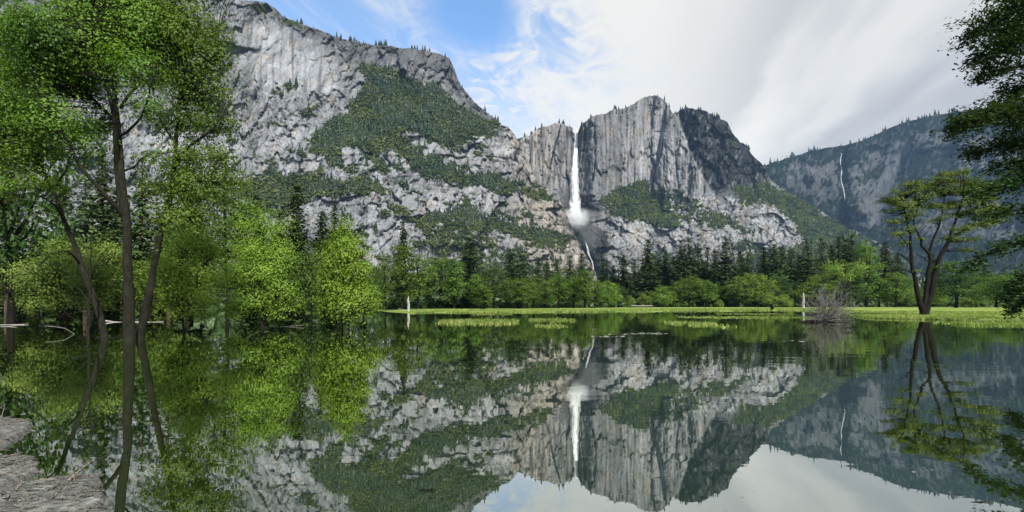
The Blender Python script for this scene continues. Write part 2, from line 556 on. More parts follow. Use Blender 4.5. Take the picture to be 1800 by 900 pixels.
# ---- A: the near cliff massif with scrub ledges
A_top = [(-400, -330), (-200, -260), (0, -150), (150, -120), (300, -50), (350, -8), (400, -3), (440, 1), (468, 4), (480, 12), (500, 30), (530, 42), (560, 52),
         (600, 68), (640, 76), (690, 82), (740, 88), (772, 94), (790, 102), (799, 122), (808, 148), (818, 160), (835, 180), (855, 197), (874, 210),
         (880, 219), (892, 223), (905, 236), (918, 262), (930, 287), (945, 320), (958, 334), (972, 347), (986, 356), (992, 366), (1000, 386),
         (1006, 404), (1018, 430), (1032, 452), (1044, 474), (1056, 505), (1064, 535)]
A_y0 = [(-400, 950), (0, 980), (300, 1020), (450, 1060), (700, 1180), (900, 1420), (1000, 1580), (1064, 1640)]
A_polys = [
    (0.95, [(630, 108), (690, 128), (730, 143), (770, 150), (800, 184), (838, 201), (878, 222), (862, 240), (843, 246), (812, 262), (780, 262), (760, 246), (735, 240), (712, 232), (690, 236), (668, 228), (650, 214), (622, 205), (606, 176), (640, 150)]),
    (0.95, [(530, 268), (560, 240), (585, 214), (612, 196), (640, 205), (668, 222), (700, 232), (720, 250), (716, 268), (690, 265), (665, 268), (640, 262), (600, 262), (570, 266)]),
    (0.90, [(690, 250), (730, 258), (770, 280), (800, 300), (800, 322), (770, 318), (740, 300), (715, 288), (695, 276)]),
    (0.92, [(796, 304), (830, 306), (862, 306), (900, 316), (940, 330), (976, 346), (968, 352), (930, 347), (890, 336), (850, 326), (815, 326)]),
    (0.93, [(440, 312), (480, 308), (520, 303), (560, 314), (592, 330), (566, 344), (530, 352), (520, 372), (470, 380), (430, 360)]),
    (0.82, [(590, 322), (625, 316), (660, 322), (668, 330), (640, 338), (620, 346), (600, 338)]),
    (0.95, [(668, 352), (700, 366), (730, 380), (768, 376), (815, 372), (850, 378), (884, 386), (918, 400), (960, 406), (994, 412), (998, 428), (968, 432), (930, 424), (900, 414), (868, 410), (836, 402), (800, 398), (756, 394), (720, 390), (690, 376)]),
    (0.62, [(745, 402), (800, 398), (850, 412), (884, 428), (872, 452), (820, 456), (775, 450), (738, 430)]),
    (0.50, [(860, 450), (920, 440), (960, 462), (1000, 470), (1040, 480), (1040, 520), (700, 520), (720, 470), (800, 462)]),
    (0.85, [(456, 168), (480, 158), (524, 152), (524, 160), (500, 166), (470, 170)]),
    (0.85, [(505, 196), (530, 188), (562, 180), (566, 188), (545, 198), (515, 204)]),
    (0.80, [(414, 192), (450, 184), (446, 194), (420, 200)]),
    (0.75, [(540, 260), (600, 286), (650, 292), (700, 286), (720, 296), (680, 300), (630, 302), (590, 300)]),
    (0.70, [(640, 345), (668, 330), (690, 336), (676, 346), (650, 352)]),
    (0.62, [(910, 360), (940, 372), (950, 392), (930, 392), (915, 380)]),
    (0.75, [(470, 8), (520, 40), (560, 56), (600, 72), (560, 62), (520, 52), (480, 30)]),
]
def A_vegn(px, py):
    ledge = fbm(px / 60 + py / 60, (py - 0.30 * px) / 13, 5, 61, 0.6)
    speck = fbm(px / 7.5, py / 4.5, 3, 71)
    patch = fbm(px / 28, py / 16, 4, 81)
    low = sstep(120, 330, py)
    right = 1 - 0.6 * sstep(880, 900, px) * (py < 320)
    rocks = 0.46 * sstep(0.20, 0.42, patch)
    mid = fbm((px + 0.4 * py) / 17, (py - 0.28 * px) / 7, 4, 91, 0.6)
    v = 0.42 * speck + 0.30 * patch + 0.42 * mid + (0.80 * sstep(0.08, 0.42, ledge) * (0.30 + 0.70 * low)) * right
    return v - rocks * 1.0 - 0.42 * sstep(0.14, 0.38, fbm(px / 9, py / 6, 3, 93)) + 0.02
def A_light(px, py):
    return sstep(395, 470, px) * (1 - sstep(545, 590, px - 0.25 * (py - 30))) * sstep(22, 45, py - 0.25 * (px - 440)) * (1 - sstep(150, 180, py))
def A_rock(px, py):
    k = (px.shape, float(px[0, 0]))
    if k not in _fc:
        _fc[k] = (facets(px, py, 95, 66, 0.45, 21, 0.8), facets(px, py, 25, 40, 0.45, 23, 0.8), facets(px, py, 8.5, 17, 0.4, 25, 0.7))
    return _fc[k]
_fc = {}
def A_extra(px, py, veg):
    rock = 1 - 0.65 * np.clip(veg, 0, 1)
    lt = 1 - 0.8 * A_light(px, py)
    f1, f2, f3 = A_rock(px, py)
    big = ridged(px / 150 + py / 260, py / 190, 3, 21) * 0.030
    fin = fbm(px / 6, py / 10, 3, 29) * 0.0016
    return -big + f1[0] * 0.023 * (0.4 + 0.6 * rock) * lt + f2[0] * 0.014 * rock * lt + f3[0] * 0.0055 * rock * lt + fin + (f1[2] * 0.003 + f2[2] * 0.002) * rock * lt \
        + A_light(px, py) * ridged(px / 15, py / 150, 3, 31) * -0.004
def A_tone(px, py, veg, Y):
    f1, f2, f3 = A_rock(px, py)
    light = A_light(px, py)
    wq = fbm(px / 60, py / 50, 3, 19) * 1.2
    t = 0.245 * (1 + 0.24 * fbm(px / 44 + wq, py / 30 + wq, 4, 101))
    t = t * (1 + 0.30 * fbm((px + 0.35 * py) / 7 + wq, py / 26, 4, 103, 0.6))
    t = t * (1 + (0.22 * (f1[1] - 0.5) + 0.26 * (f2[1] - 0.5) + 0.26 * (f3[1] - 0.5)) * (1 - 0.7 * light))
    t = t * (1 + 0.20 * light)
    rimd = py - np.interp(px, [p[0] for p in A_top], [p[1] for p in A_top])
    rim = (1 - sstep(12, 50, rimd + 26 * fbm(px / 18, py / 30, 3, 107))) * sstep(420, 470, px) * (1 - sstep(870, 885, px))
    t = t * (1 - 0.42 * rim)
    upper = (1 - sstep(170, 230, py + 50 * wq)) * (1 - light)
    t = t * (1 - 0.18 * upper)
    jt = np.clip(0.30 * f1[2] + 0.5 * f2[2] + 0.36 * f3[2], 0, 0.75) * (0.45 + 0.55 * sstep(-0.2, 0.25, fbm(px / 16, py / 16, 3, 109)))
    t = t * (1 - jt * (1 - 0.75 * light))
    thin = np.maximum(cracks(px + 0.45 * py, py, 15, 80, 111, 0.045), np.maximum(cracks(px - 0.9 * py, py + 0.3 * px, 26, 34, 113, 0.035), cracks(px + 0.2 * py, py - 0.45 * px, 60, 13, 115, 0.05)))
    t = t * (1 - 0.55 * thin * (1 - 0.6 * light) * sstep(-0.25, 0.15, fbm(px / 22, py / 22, 3, 117)))
    t = t * (1 - 0.50 * light * sstep(0.12, 0.45, fbm(px / 7, py / 110, 3, 45)))
    t = t * (1 - 0.35 * sstep(0.2, 0.5, fbm((px + 0.3 * py) / 5, py / 50, 3, 47)))
    warm = 0.10 + 0.5 * sstep(0.1, 0.5, fbm(px / 26, py / 22, 3, 51)) + 0.55 * sstep(880, 940, px) + 0.15 * sstep(680, 900, px)
    return np.clip(t, 0.04, 0.62), np.clip(warm, 0, 1)

# ---- B: the wall with the waterfall
B_top = [(840, 275), (880, 262), (905, 244), (925, 240), (940, 231), (955, 222), (975, 217), (992, 218), (1004, 225), (1010, 236), (1015, 238), (1018, 228),
         (1022, 216), (1040, 205), (1075, 195), (1105, 187), (1120, 178), (1140, 169), (1158, 169), (1168, 175), (1174, 186), (1182, 199), (1190, 197),
         (1212, 189), (1240, 195), (1262, 206), (1278, 214), (1285, 231), (1300, 248), (1312, 256), (1322, 272), (1336, 287), (1346, 294), (1352, 312),
         (1366, 326), (1390, 340), (1420, 356), (1450, 376), (1480, 396), (1510, 410), (1540, 424), (1580, 450), (1640, 500), (1680, 535)]
B_y0 = [(840, 1980), (985, 2010), (1012, 2080), (1040, 1980), (1180, 1900), (1340, 2050), (1520, 2350), (1680, 2500)]
B_polys = [
    (0.93, [(1062, 372), (1064, 344), (1085, 332), (1112, 322), (1138, 314), (1146, 330), (1160, 344), (1178, 360), (1186, 376), (1210, 380), (1206, 392), (1188, 400), (1142, 392), (1099, 384)]),
    (0.45, [(1138, 318), (1170, 328), (1200, 330), (1236, 350), (1256, 376), (1260, 396), (1220, 392), (1186, 374)]),
    (0.80, [(1240, 380), (1262, 372), (1285, 386), (1284, 402), (1250, 400)]),
    (0.90, [(1338, 312), (1360, 322), (1400, 345), (1450, 374), (1520, 415), (1560, 440), (1640, 500), (1500, 520), (1440, 440), (1410, 424), (1398, 400), (1390, 384), (1360, 352)]),
    (0.72, [(1284, 330), (1310, 322), (1340, 318), (1370, 340), (1385, 366), (1350, 362), (1310, 362), (1290, 356)]),
    (0.80, [(1284, 396), (1310, 392), (1330, 402), (1310, 410), (1290, 408)]),
    (0.80, [(1120, 472), (1140, 452), (1165, 440), (1190, 452), (1240, 470), (1290, 466), (1340, 440), (1400, 430), (1500, 440), (1500, 530), (1120, 530)]),
    (0.7, [(1286, 432), (1316, 424), (1350, 428), (1340, 442), (1300, 444)]),
    (0.88, [(900, 245), (925, 240), (938, 238), (924, 250), (905, 256)]),
    (0.6, [(1260, 204), (1285, 216), (1292, 250), (1300, 280), (1286, 272), (1276, 240)]),
]
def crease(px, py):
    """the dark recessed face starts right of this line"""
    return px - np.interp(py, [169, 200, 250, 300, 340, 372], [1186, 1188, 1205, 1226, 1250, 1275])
def B_vegn(px, py):
    speck = fbm(px / 4.6, py / 3.6, 3, 171)
    patch = fbm(px / 22, py / 14, 4, 181)
    talus = sstep(312, 340, py) * sstep(1050, 1075, px)
    mid = fbm((px + 0.3 * py) / 12, py / 8, 4, 195, 0.62)
    v = (0.62 * speck + 0.40 * patch + 0.42 * mid) * (0.25 + 0.75 * talus) + 0.22 * talus
    v = v - 0.42 * sstep(0.05, 0.38, patch) * talus - 0.40 * sstep(0.12, 0.36, fbm(px / 8, py / 6, 3, 197)) * talus
    dark = sstep(0, 8, crease(px, py)) * (py < 330)
    return v + 0.16 * dark * sstep(0.15, 0.5, fbm(px / 11, py / 20, 3, 191)) - 0.05
def B_extra(px, py, veg):
    wall = 1 - sstep(320, 372, py)
    big = ridged(px / 70 + py / 330, py / 260, 3, 121) * 0.014
    flute = ridged((px + 0.10 * py) / 17, py / 130, 3, 125) * 0.0075 * (0.4 + 0.6 * wall)
    fin = fbm(px / 6, py / 13, 4, 129) * 0.0036
    tal = 1 - wall
    g1 = facets(px, py, 40, 26, 0.2, 141, 0.7); g2 = facets(px, py, 13, 12, 0.2, 143, 0.6); g3 = facets(px, py, 26, 120, 0.1, 145, 0.5)
    e = -big - flute + fin + (g1[0] * 0.012 + g2[0] * 0.005) * (0.15 + 0.85 * tal) + (g3[0] * 0.016 + g3[2] * 0.005) * wall + (g2[0] * 0.007 + g1[0] * 0.012 - 0.012 * ridged((px - 0.3 * py) / 22, py / 70, 3, 149)) * sstep(0, 8, crease(px, py)) * wall
    e = e + 0.055 * sstep(-1, 4, crease(px + 5 * fbm(px / 9, py / 22, 3, 147), py)) * (1 - sstep(300, 372, py))            # recessed dark face
    alc = np.exp(-((px - 1018) / 34.0) ** 2) * sstep(225, 245, py) * (1 - sstep(380, 420, py))
    e = e + 0.020 * alc                                                                     # alcove of the fall
    e = e + 0.03 * np.exp(-((px - 1030) / 16.0) ** 2) * sstep(395, 420, py) * (1 - sstep(470, 500, py))   # lower gorge
    e = e - 0.030 * np.exp(-((px - 1150) / 38.0) ** 2) * wall                              # pillar
    e = e + cracks(px, py, 13, 60, 133, 0.06) * 0.004
    e = e + 0.008 * np.exp(-((py - 372) / 5.0) ** 2) * (np.abs(px - 1030) < 34)
    return e
def B_tone(px, py, veg, Y):
    t = 0.180 + 0.038 * fbm(px / 50, py / 60, 3, 201)
    st = fbm(px / 4.5, py / 75, 4, 203, 0.6)
    iso = fbm(px / 5, py / 5, 4, 205, 0.62)
    wall = 1 - sstep(318, 352, py)
    t = t * (1 + (1.05 * st) * wall + 0.95 * iso * (1 - wall) + 0.25 * iso * wall)
    talus = sstep(330, 350, py) * sstep(1060, 1090, px)
    g1 = facets(px, py, 40, 26, 0.2, 141, 0.7); g2 = facets(px, py, 13, 12, 0.2, 143, 0.6); g3 = facets(px, py, 26, 120, 0.1, 145, 0.5)
    t = t * (1 + talus * (0.4 * (g1[1] - 0.5) + 0.4 * (g2[1] - 0.5)) + wall * 0.3 * (g3[1] - 0.5)) * (1 - talus * (0.5 * g1[2] + 0.4 * g2[2])) * (1 - 0.4 * wall * g3[2])
    t = t * (1 + 0.25 * talus)
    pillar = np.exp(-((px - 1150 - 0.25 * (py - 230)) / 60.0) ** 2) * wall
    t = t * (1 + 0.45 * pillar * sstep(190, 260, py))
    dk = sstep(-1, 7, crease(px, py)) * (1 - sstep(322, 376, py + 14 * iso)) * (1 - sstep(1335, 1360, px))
    t = t * (1 - 0.80 * dk)  # shade of the face right of the pillar, painted into the rock tone
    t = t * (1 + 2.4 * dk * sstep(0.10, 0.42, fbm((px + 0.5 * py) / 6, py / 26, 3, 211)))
    wet_and_shade = np.exp(-((px - 1005) / 22.0) ** 2) * sstep(320, 350, py) * (1 - sstep(398, 408, py)) + \
        sstep(0, 14, px - 1004 - 0.1 * (py - 360)) * (1 - sstep(1048, 1062, px)) * sstep(345, 362, py) * (1 - sstep(378, 392, py)) + \
        inpoly(px + 4 * iso, py + 4 * iso, [(1000, 380), (1030, 392), (1052, 398), (1068, 414), (1072, 438), (1062, 452), (1080, 470), (1084, 500), (1030, 500), (1036, 470), (1012, 420)])
    t = t * (1 - 0.72 * np.clip(blur(blur(wet_and_shade, 2, 0), 2, 1), 0, 1))  # wet rock at the fall foot, plus alcove shade painted into the tone
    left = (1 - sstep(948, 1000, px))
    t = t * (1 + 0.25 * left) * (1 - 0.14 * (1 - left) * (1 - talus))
    t = t * (1 - 0.5 * cracks(px, py, 13, 60, 133, 0.055) * (0.4 + 0.6 * wall))
    t = t * (1 - 0.45 * cracks(px, py, 7, 12, 137, 0.06) * talus)
    t = t * (1 - 0.4 * sstep(0.12, 0.4, fbm(px / 6.5, py / 110, 3, 215)) * wall)
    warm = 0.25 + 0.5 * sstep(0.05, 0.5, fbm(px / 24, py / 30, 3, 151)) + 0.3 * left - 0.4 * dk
    return np.clip(t, 0.025, 0.55), np.clip(warm, 0, 1)

# ---- C: the far forested ridge with a thin fall
C_top = [(1260, 330), (1300, 308), (1340, 292), (1360, 285), (1400, 273), (1440, 262), (1480, 256), (1510, 249), (1540, 237), (1570, 222), (1600, 212), (1640, 203),
         (1680, 197), (1720, 192), (1760, 185), (1800, 174), (1900, 150), (2050, 120), (2250, 110)]
C_y0 = [(1260, 3100), (1450, 3100), (1600, 2900), (1800, 2500), (2000, 2000), (2250, 1500)]
C_polys = [(0.80, [(1300, 250), (2250, 60), (2250, 540), (1300, 540)])]
def C_rockpatch(px, py):
    """bare slabs that show through the forest"""
    wx = px + 9 * fbm(px / 16, py / 16, 3, 301); wy = py + 9 * fbm(px / 16, py / 16, 3, 303)
    d = np.zeros(px.shape)
    for s, poly in ((1.0, [(1566, 250), (1592, 246), (1600, 262), (1580, 290), (1568, 330), (1556, 360), (1546, 392), (1512, 402), (1520, 360), (1545, 330), (1556, 290)]),
                    (0.60, [(1500, 330), (1545, 310), (1560, 340), (1530, 400), (1510, 390)]),
                    (0.60, [(1376, 296), (1400, 286), (1440, 290), (1470, 280), (1476, 345), (1450, 352), (1410, 340), (1386, 330)]),
                    (0.55, [(1490, 300), (1512, 280), (1545, 262), (1560, 280), (1530, 300), (1500, 330)]),
                    (0.75, [(1680, 250), (1730, 240), (1800, 250), (1800, 300), (1740, 290), (1690, 300)]),
                    (0.55, [(1600, 380), (1700, 360), (1800, 380), (1800, 420), (1700, 420), (1620, 410)]),
                    (0.45, [(1600, 240), (1650, 228), (1680, 250), (1640, 262)])):
        d = np.maximum(d, s * inpoly(wx, wy, poly))
    return d
def C_vegn(px, py):
    sp = fbm((px + 0.2 * py) / 6, py / 11, 4, 311, 0.6)
    return 1.25 * sp - 0.72 * blur(blur(C_rockpatch(px, py), 3, 0), 3, 1) + 0.28 * fbm(px / 30, py / 20, 3, 315) - 0.10
def C_extra(px, py, veg):
    return -ridged(px / 110 + py / 160, py / 120, 3, 321) * 0.05 - ridged((px + 0.3 * py) / 20, py / 50, 3, 325) * 0.006 + fbm(px / 6, py / 8, 3, 329) * 0.003 \
        + 0.05 * sstep(0, 40, px - 1440) * 0 + 0.018 * np.exp(-((px - 1480) / 9.0) ** 2)
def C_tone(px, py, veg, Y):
    t = 0.050 * (1 + 0.75 * fbm((px + 0.2 * py) / 4.5, py / 14, 4, 331, 0.62))  # low rock tone carries the cloud shadow lying on this ridge
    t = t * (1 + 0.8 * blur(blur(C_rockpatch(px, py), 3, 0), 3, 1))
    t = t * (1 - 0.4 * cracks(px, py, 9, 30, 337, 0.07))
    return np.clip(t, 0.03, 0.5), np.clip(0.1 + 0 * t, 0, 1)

M_rock = rock_mat('granite_with_scrub')
M_rock_far = rock_mat('far_forested_granite', veg1=(0.004, 0.008, 0.007), veg2=(0.010, 0.016, 0.011), grain=0.6)  # forest colours darkened to paint in the cloud shadow on the ridge
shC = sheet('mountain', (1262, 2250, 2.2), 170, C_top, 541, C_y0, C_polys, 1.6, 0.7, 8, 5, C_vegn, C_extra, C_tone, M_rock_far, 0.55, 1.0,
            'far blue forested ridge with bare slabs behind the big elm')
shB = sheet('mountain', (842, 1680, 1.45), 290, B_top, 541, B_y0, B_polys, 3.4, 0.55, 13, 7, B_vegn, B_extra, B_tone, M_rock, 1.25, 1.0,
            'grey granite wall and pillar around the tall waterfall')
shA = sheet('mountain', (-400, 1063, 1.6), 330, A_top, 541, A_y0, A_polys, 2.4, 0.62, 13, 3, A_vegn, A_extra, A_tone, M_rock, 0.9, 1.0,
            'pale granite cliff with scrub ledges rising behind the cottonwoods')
print('sheets', round(time.time() - T0, 1))


def surf(sh, px, py):
    """depth of a mountain sheet behind a pixel"""
    j = np.clip(np.searchsorted(sh['top'][0], px), 0, sh['px'].shape[1] - 1)
    colpy = sh['py'][:, j]
    return float(np.interp(-py, -colpy, sh['Y'][:, j]))


# scrub and small firs that clothe the ledges: far too many to count
def shrub_geo(c, size, rng, per=16, leafk=0.46):
    n = len(c)
    cc = np.repeat(c, per, 0) + rng.normal(size=(n * per, 3)) * np.repeat(size, per)[:, None] * np.array((0.36, 0.36, 0.22))
    out = cc - np.repeat(c, per, 0); out /= np.linalg.norm(out, axis=1)[:, None] + 1e-6
    V, Q = leaves(cc, 1.0, rng, 0.8, out, 0.8, 0.9)
    V = V.reshape(-1, 4, 3); V = cc[:, None] + (V - cc[:, None]) * np.repeat(size, per)[:, None, None] * leafk
    return V.reshape(-1, 3), Q


def tier_fir(c, h, wd, rng, tiers=5, seg=5):
    """small firs: stacked ragged skirts"""
    n = len(c)
    tri = []
    for k in range(tiers):
        f0 = k / tiers
        zb = h * (0.08 + 0.82 * f0); zt = np.minimum(h * (0.08 + 0.82 * f0 + 0.34), h)
        r = wd * (1 - f0) ** 0.9 + 0.04 * wd
        a0 = rng.rand(n) * 6.28
        for s in range(seg):
            a = a0 + s * 6.283 / seg + rng.normal(size=n) * 0.15
            rr = r * (0.7 + 0.6 * rng.rand(n)); da = 6.283 / seg * 0.62
            p1 = c + np.stack([np.cos(a - da) * rr, np.sin(a - da) * rr, zb], -1)
            p2 = c + np.stack([np.cos(a + da) * rr, np.sin(a + da) * rr, zb - h * 0.03], -1)
            p3 = c + np.stack([0 * a, 0 * a, zt], -1)
            tri.append(np.stack([p1, p2, p3], 1))
    T = np.concatenate(tri).reshape(-1, 3)
    return T, np.arange(len(T)).reshape(-1, 3)


def scatter(sh, n, rng, pxr, pyr, pmin=0.5):
    R, Cn = sh['px'].shape
    out = []
    tries = 0
    while len(out) < n and tries < 40:
        tries += 1
        i = rng.randint(3, R - 4, n); j = rng.randint(2, Cn - 2, n)
        ok = (sh['veg'][i, j] > pmin) & (sh['px'][i, j] > pxr[0]) & (sh['px'][i, j] < pxr[1]) & (sh['py'][i, j] > pyr[0]) & (sh['py'][i, j] < pyr[1])
        # even out by row spacing
        dpy = np.abs(sh['py'][i + 1, j] - sh['py'][i, j])
        ok &= rng.rand(n) < dpy / 2.2
        i = i[ok]; j = j[ok]
        fi = rng.rand(len(i)); fj = rng.rand(len(i))
        px = sh['px'][i, j] * (1 - fj) + sh['px'][i, j + 1] * fj
        py = (sh['py'][i, j] * (1 - fi) + sh['py'][i + 1, j] * fi)
        Y = (sh['Y'][i, j] * (1 - fi) + sh['Y'][i + 1, j] * fi)
        out += list(np.stack([(px - 900) / F * Y, Y, CAMH + (HZ - py) / F * Y], -1))
    return np.array(out[:n])


rs = np.random.RandomState(5)
def scrub_obj(sh, n, nf, pxr, pyr, s0, hf, pfir, where, sm='scrub', fm='mfir'):
    c = scatter(sh, n, rs, pxr, pyr, 0.50)
    V, Q = shrub_geo(c, s0 * (0.5 + 1.1 * rs.rand(len(c)) ** 1.6), rs)
    link('mountain_scrub', np_mesh('mountain_scrub', V, Q, mats=[ML[sm]]), label='dense dark green scrub covering ' + where, cat='scrub', kind='stuff')
    c = scatter(sh, nf, rs, pxr, pyr, pfir)
    c = c[fbm(c[:, 0] / 160, c[:, 2] / 120, 3, 77) > -0.08]
    h = hf * (0.45 + 0.9 * rs.rand(len(c)) ** 1.3)
    c[:, 2] -= 1.0
    V, T = tier_fir(c, h, h * 0.20, rs)
    link('mountain_forest', np_mesh('mountain_forest', V, T, mats=[ML[fm]]), label='small dark firs growing in the scrub on ' + where, cat='forest', kind='stuff')

scrub_obj(shA, 15000, 4200, (380, 1060), (60, 520), 9.0, 22, 0.62, 'the ledges of the pale granite cliff')
scrub_obj(shB, 7500, 2400, (900, 1600), (190, 500), 9.0, 23, 0.60, 'the talus slopes right of the waterfall')
scrub_obj(shC, 2500, 4200, (1340, 1900), (180, 480), 12, 26, 0.30, 'the far blue ridge', 'mfir', 'mfir')
print('scrub', round(time.time() - T0, 1))

# ------------------------------------------------------------------ ground, lake, meadow
SH = [(-3000, 215), (0, 200), (640, 175), (690, 118), (720, 104), (760, 112), (850, 114), (1000, 116), (1100, 125), (1200, 132), (1300, 138), (1390, 150), (1430, 132),
      (1470, 96), (1500, 78), (1530, 66), (1600, 62), (1650, 60), (1700, 57), (1750, 53), (1800, 47), (1900, 40), (2100, 30), (2600, 20), (4000, 16)]
def shoreY(px):
    return np.interp(px, [s[0] for s in SH], [s[1] for s in SH])

def ground_z(X, Y):
    X = np.asarray(X, float); Y = np.asarray(Y, float)
    px = 900 + 900 * X / np.maximum(Y, 1.0)
    d = Y - shoreY(px)
    z = np.clip(d * 0.05, -0.8, 0.12) + np.clip(d - 3, 0, 200) * 0.0006
    z = z + np.clip(Y - 330, 0, None) * 0.008
    z = np.maximum(z, np.clip((1.6 - Y) * 0.2, -0.8, 0.2))
    return z

gx = np.concatenate([-np.geomspace(6000, 60, 40), np.linspace(-56, 56, 29), np.geomspace(60, 6000, 40)])
gy = np.concatenate([np.linspace(-90, 0, 8), np.linspace(2, 420, 170), np.geomspace(430, 5600, 12)])
GX, GY = np.meshgrid(gx, gy)
GZ = ground_z(GX, GY) - 0.03
idx = np.arange(GX.size).reshape(GX.shape)
Q = np.stack([idx[:-1, :-1], idx[:-1, 1:], idx[1:, 1:], idx[1:, :-1]], -1).reshape(-1, 4)
m, n = new_mat('forest_floor')
geo = n.n('ShaderNodeNewGeometry')
a = n.noise(geo.outputs['Position'], 0.25, 5, 0.65)
col = n.mix(n.rng(a, 0.4, 0.62), (0.035, 0.045, 0.016), (0.10, 0.12, 0.045))
d = n.n('ShaderNodeBsdfDiffuse', ins={'Color': col})
n.n('ShaderNodeOutputMaterial', ins={'Surface': d.outputs[0]})
link('ground', np_mesh('ground', np.stack([GX, GY, GZ], -1).reshape(-1, 3), Q, smooth=True, mats=[m]), kind='structure', label='valley floor and lake bed under the trees', cat='ground')

# lake
m, n = new_mat('still_lake_water')
geo = n.n('ShaderNodeNewGeometry')
x, y, z = n.sep(geo.outputs['Position'])
r1 = n.noise(n.comb(n.m('MULTIPLY', x, 0.9), n.m('MULTIPLY', y, 1.5), 0.0), 1.0, 3, 0.5, 0.4)
r2 = n.noise(n.comb(n.m('MULTIPLY', x, 0.16), n.m('MULTIPLY', y, 0.30), 4.0), 1.0, 3, 0.5, 0.6)
r3 = n.noise(n.comb(n.m('MULTIPLY', x, 0.03), n.m('MULTIPLY', y, 0.012), 9.0), 1.0, 2, 0.5)
gust = n.rng(r3, 0.42, 0.62, 0.35, 1.0)
hgt = n.m('MULTIPLY', n.m('ADD', n.m('MULTIPLY', r1, 0.10), n.m('MULTIPLY', r2, 0.50)), gust)
bp = n.n('ShaderNodeBump', ins={'Height': hgt, 'Strength': 1.0, 'Distance': 0.020})
lw = n.n('ShaderNodeLayerWeight', ins={'Blend': 0.5})
refl = n.rng(lw.outputs['Facing'], 0.40, 0.98, 0.32, 0.93, False)
gl = n.n('ShaderNodeBsdfGlossy', ins={'Color': (0.93, 0.95, 0.89, 1), 'Roughness': 0.012, 'Normal': bp.outputs[0]})
body = n.n('ShaderNodeBsdfDiffuse', ins={'Color': (0.012, 0.022, 0.004, 1)})
mx = n.n('ShaderNodeMixShader', ins={0: refl, 1: body.outputs[0], 2: gl.outputs[0]})
n.n('ShaderNodeOutputMaterial', ins={'Surface': mx.outputs[0]})
V = np.array([(-900, -60, 0), (900, -60, 0), (900, 300, 0), (-900, 300, 0)], float)
link('water', np_mesh('water', V, np.array([[0, 1, 2, 3]]), mats=[m]), kind='structure', label='still green lake mirroring the mountains', cat='water')

# meadow sheet with an uneven shoreline
mpx = np.arange(655, 2700, 2.5)
mt = np.concatenate([np.linspace(0, 1, 40) ** 1.6])
sy = shoreY(mpx)
sy = sy * (1 + 0.035 * fbm(mpx / 40, mpx * 0 + .5, 4, 401) + 0.020 * fbm(mpx / 7, mpx * 0 + .5, 3, 405))
far = np.interp(mpx, [655, 690, 750, 900, 1100, 2700], [122, 135, 200, 300, 360, 380])
YY = sy[None, :] + (np.maximum(far, sy + 2) - sy)[None, :] * mt[:, None]
XX = (mpx[None, :] - 900) / F * YY
dd = YY - sy[None, :]
ZZ = 0.012 + np.clip(dd * 0.02, 0, 0.13) + np.clip(dd - 3, 0, 300) * 0.0006 + np.clip(YY - 330, 0, None) * 0.008
ZZ = ZZ + sstep(0.2, 2.0, dd) * (0.05 + 0.10 * fbm(XX / 2.5, YY / 4.0, 3, 411) + 0.10 * fbm(XX / 12, YY / 9, 3, 415)) * 0.55
ZZ[0] = -0.05
idx = np.arange(YY.size).reshape(YY.shape)
Q = np.stack([idx[:-1, :-1], idx[:-1, 1:], idx[1:, 1:], idx[1:, :-1]], -1).reshape(-1, 4)
m, n = new_mat('spring_meadow')
geo = n.n('ShaderNodeNewGeometry')
pos = geo.outputs['Position']
a = n.noise(pos, 0.06, 4, 0.6)
b = n.noise(pos, 1.6, 5, 0.7)
col = n.mix(n.rng(a, 0.38, 0.62), (0.13, 0.185, 0.040), (0.23, 0.275, 0.085))
col = n.mix(n.m('MULTIPLY', n.rng(b, 0.45, 0.68), 0.6), col, (0.055, 0.105, 0.020))
bp = n.n('ShaderNodeBump', ins={'Height': b, 'Strength': 0.8, 'Distance': 0.25})
d = n.n('ShaderNodeBsdfDiffuse', ins={'Color': col, 'Normal': bp.outputs[0]})
n.n('ShaderNodeOutputMaterial', ins={'Surface': d.outputs[0]})
M_meadow = m
link('meadow', np_mesh('meadow', np.stack([XX, YY, ZZ], -1).reshape(-1, 3), Q, smooth=True, mats=[m]), kind='structure', label='bright green meadow between the lake and the forest', cat='meadow')

# grass blades on the meadow, thickest towards the water
ML['grass'] = leaf_mat('grass_blades', (0.115, 0.175, 0.032), (0.20, 0.25, 0.065), (0.27, 0.29, 0.11), scale=0.08, transl=0.3, fine=0.9)
def blades(c, h, wd, rng):
    n = len(c)
    a = rng.rand(n) * 6.28
    lean = rng.normal(size=(n, 2)) * 0.35
    sd = np.stack([np.cos(a), np.sin(a), 0 * a], -1) * (wd * 0.5)[:, None]
    tip = c + np.stack([lean[:, 0] * h, lean[:, 1] * h, h], -1)
    T = np.stack([c - sd, c + sd, tip], 1).reshape(-1, 3)
    return T, np.arange(n * 3).reshape(n, 3)
g = Geo()
rg = np.random.RandomState(9)
def meadow_pts(n, p0, p1, depth, power):
    p = p0 + (p1 - p0) * rg.rand(n)
    s0 = np.interp(p, mpx, sy)
    Y = s0 + depth * rg.rand(n) ** power
    X = (p - 900) / F * Y
    dd = Y - s0
    Z = np.clip(dd * 0.02, 0, 0.13) + np.clip(dd - 3, 0, 300) * 0.0006
    return np.stack([X, Y, Z], -1)
for n_, p0, p1, dep, pw, hh in ((26000, 1490, 1960, 55, 1.7, 0.30), (20000, 720, 1500, 60, 1.6, 0.34), (9000, 720, 1960, 4, 1.0, 0.26)):
    c = meadow_pts(n_, p0, p1, dep, pw)
    keep = fbm(c[:, 0] / 6, c[:, 1] / 6, 3, 421) > -0.12
    c = c[keep]
    g.add(*[blades(c, hh * (0.4 + 0.8 * rg.rand(len(c))), 0.05 + 0.0016 * c[:, 1], rg)[0]], T=np.arange(len(c) * 3).reshape(-1, 3))
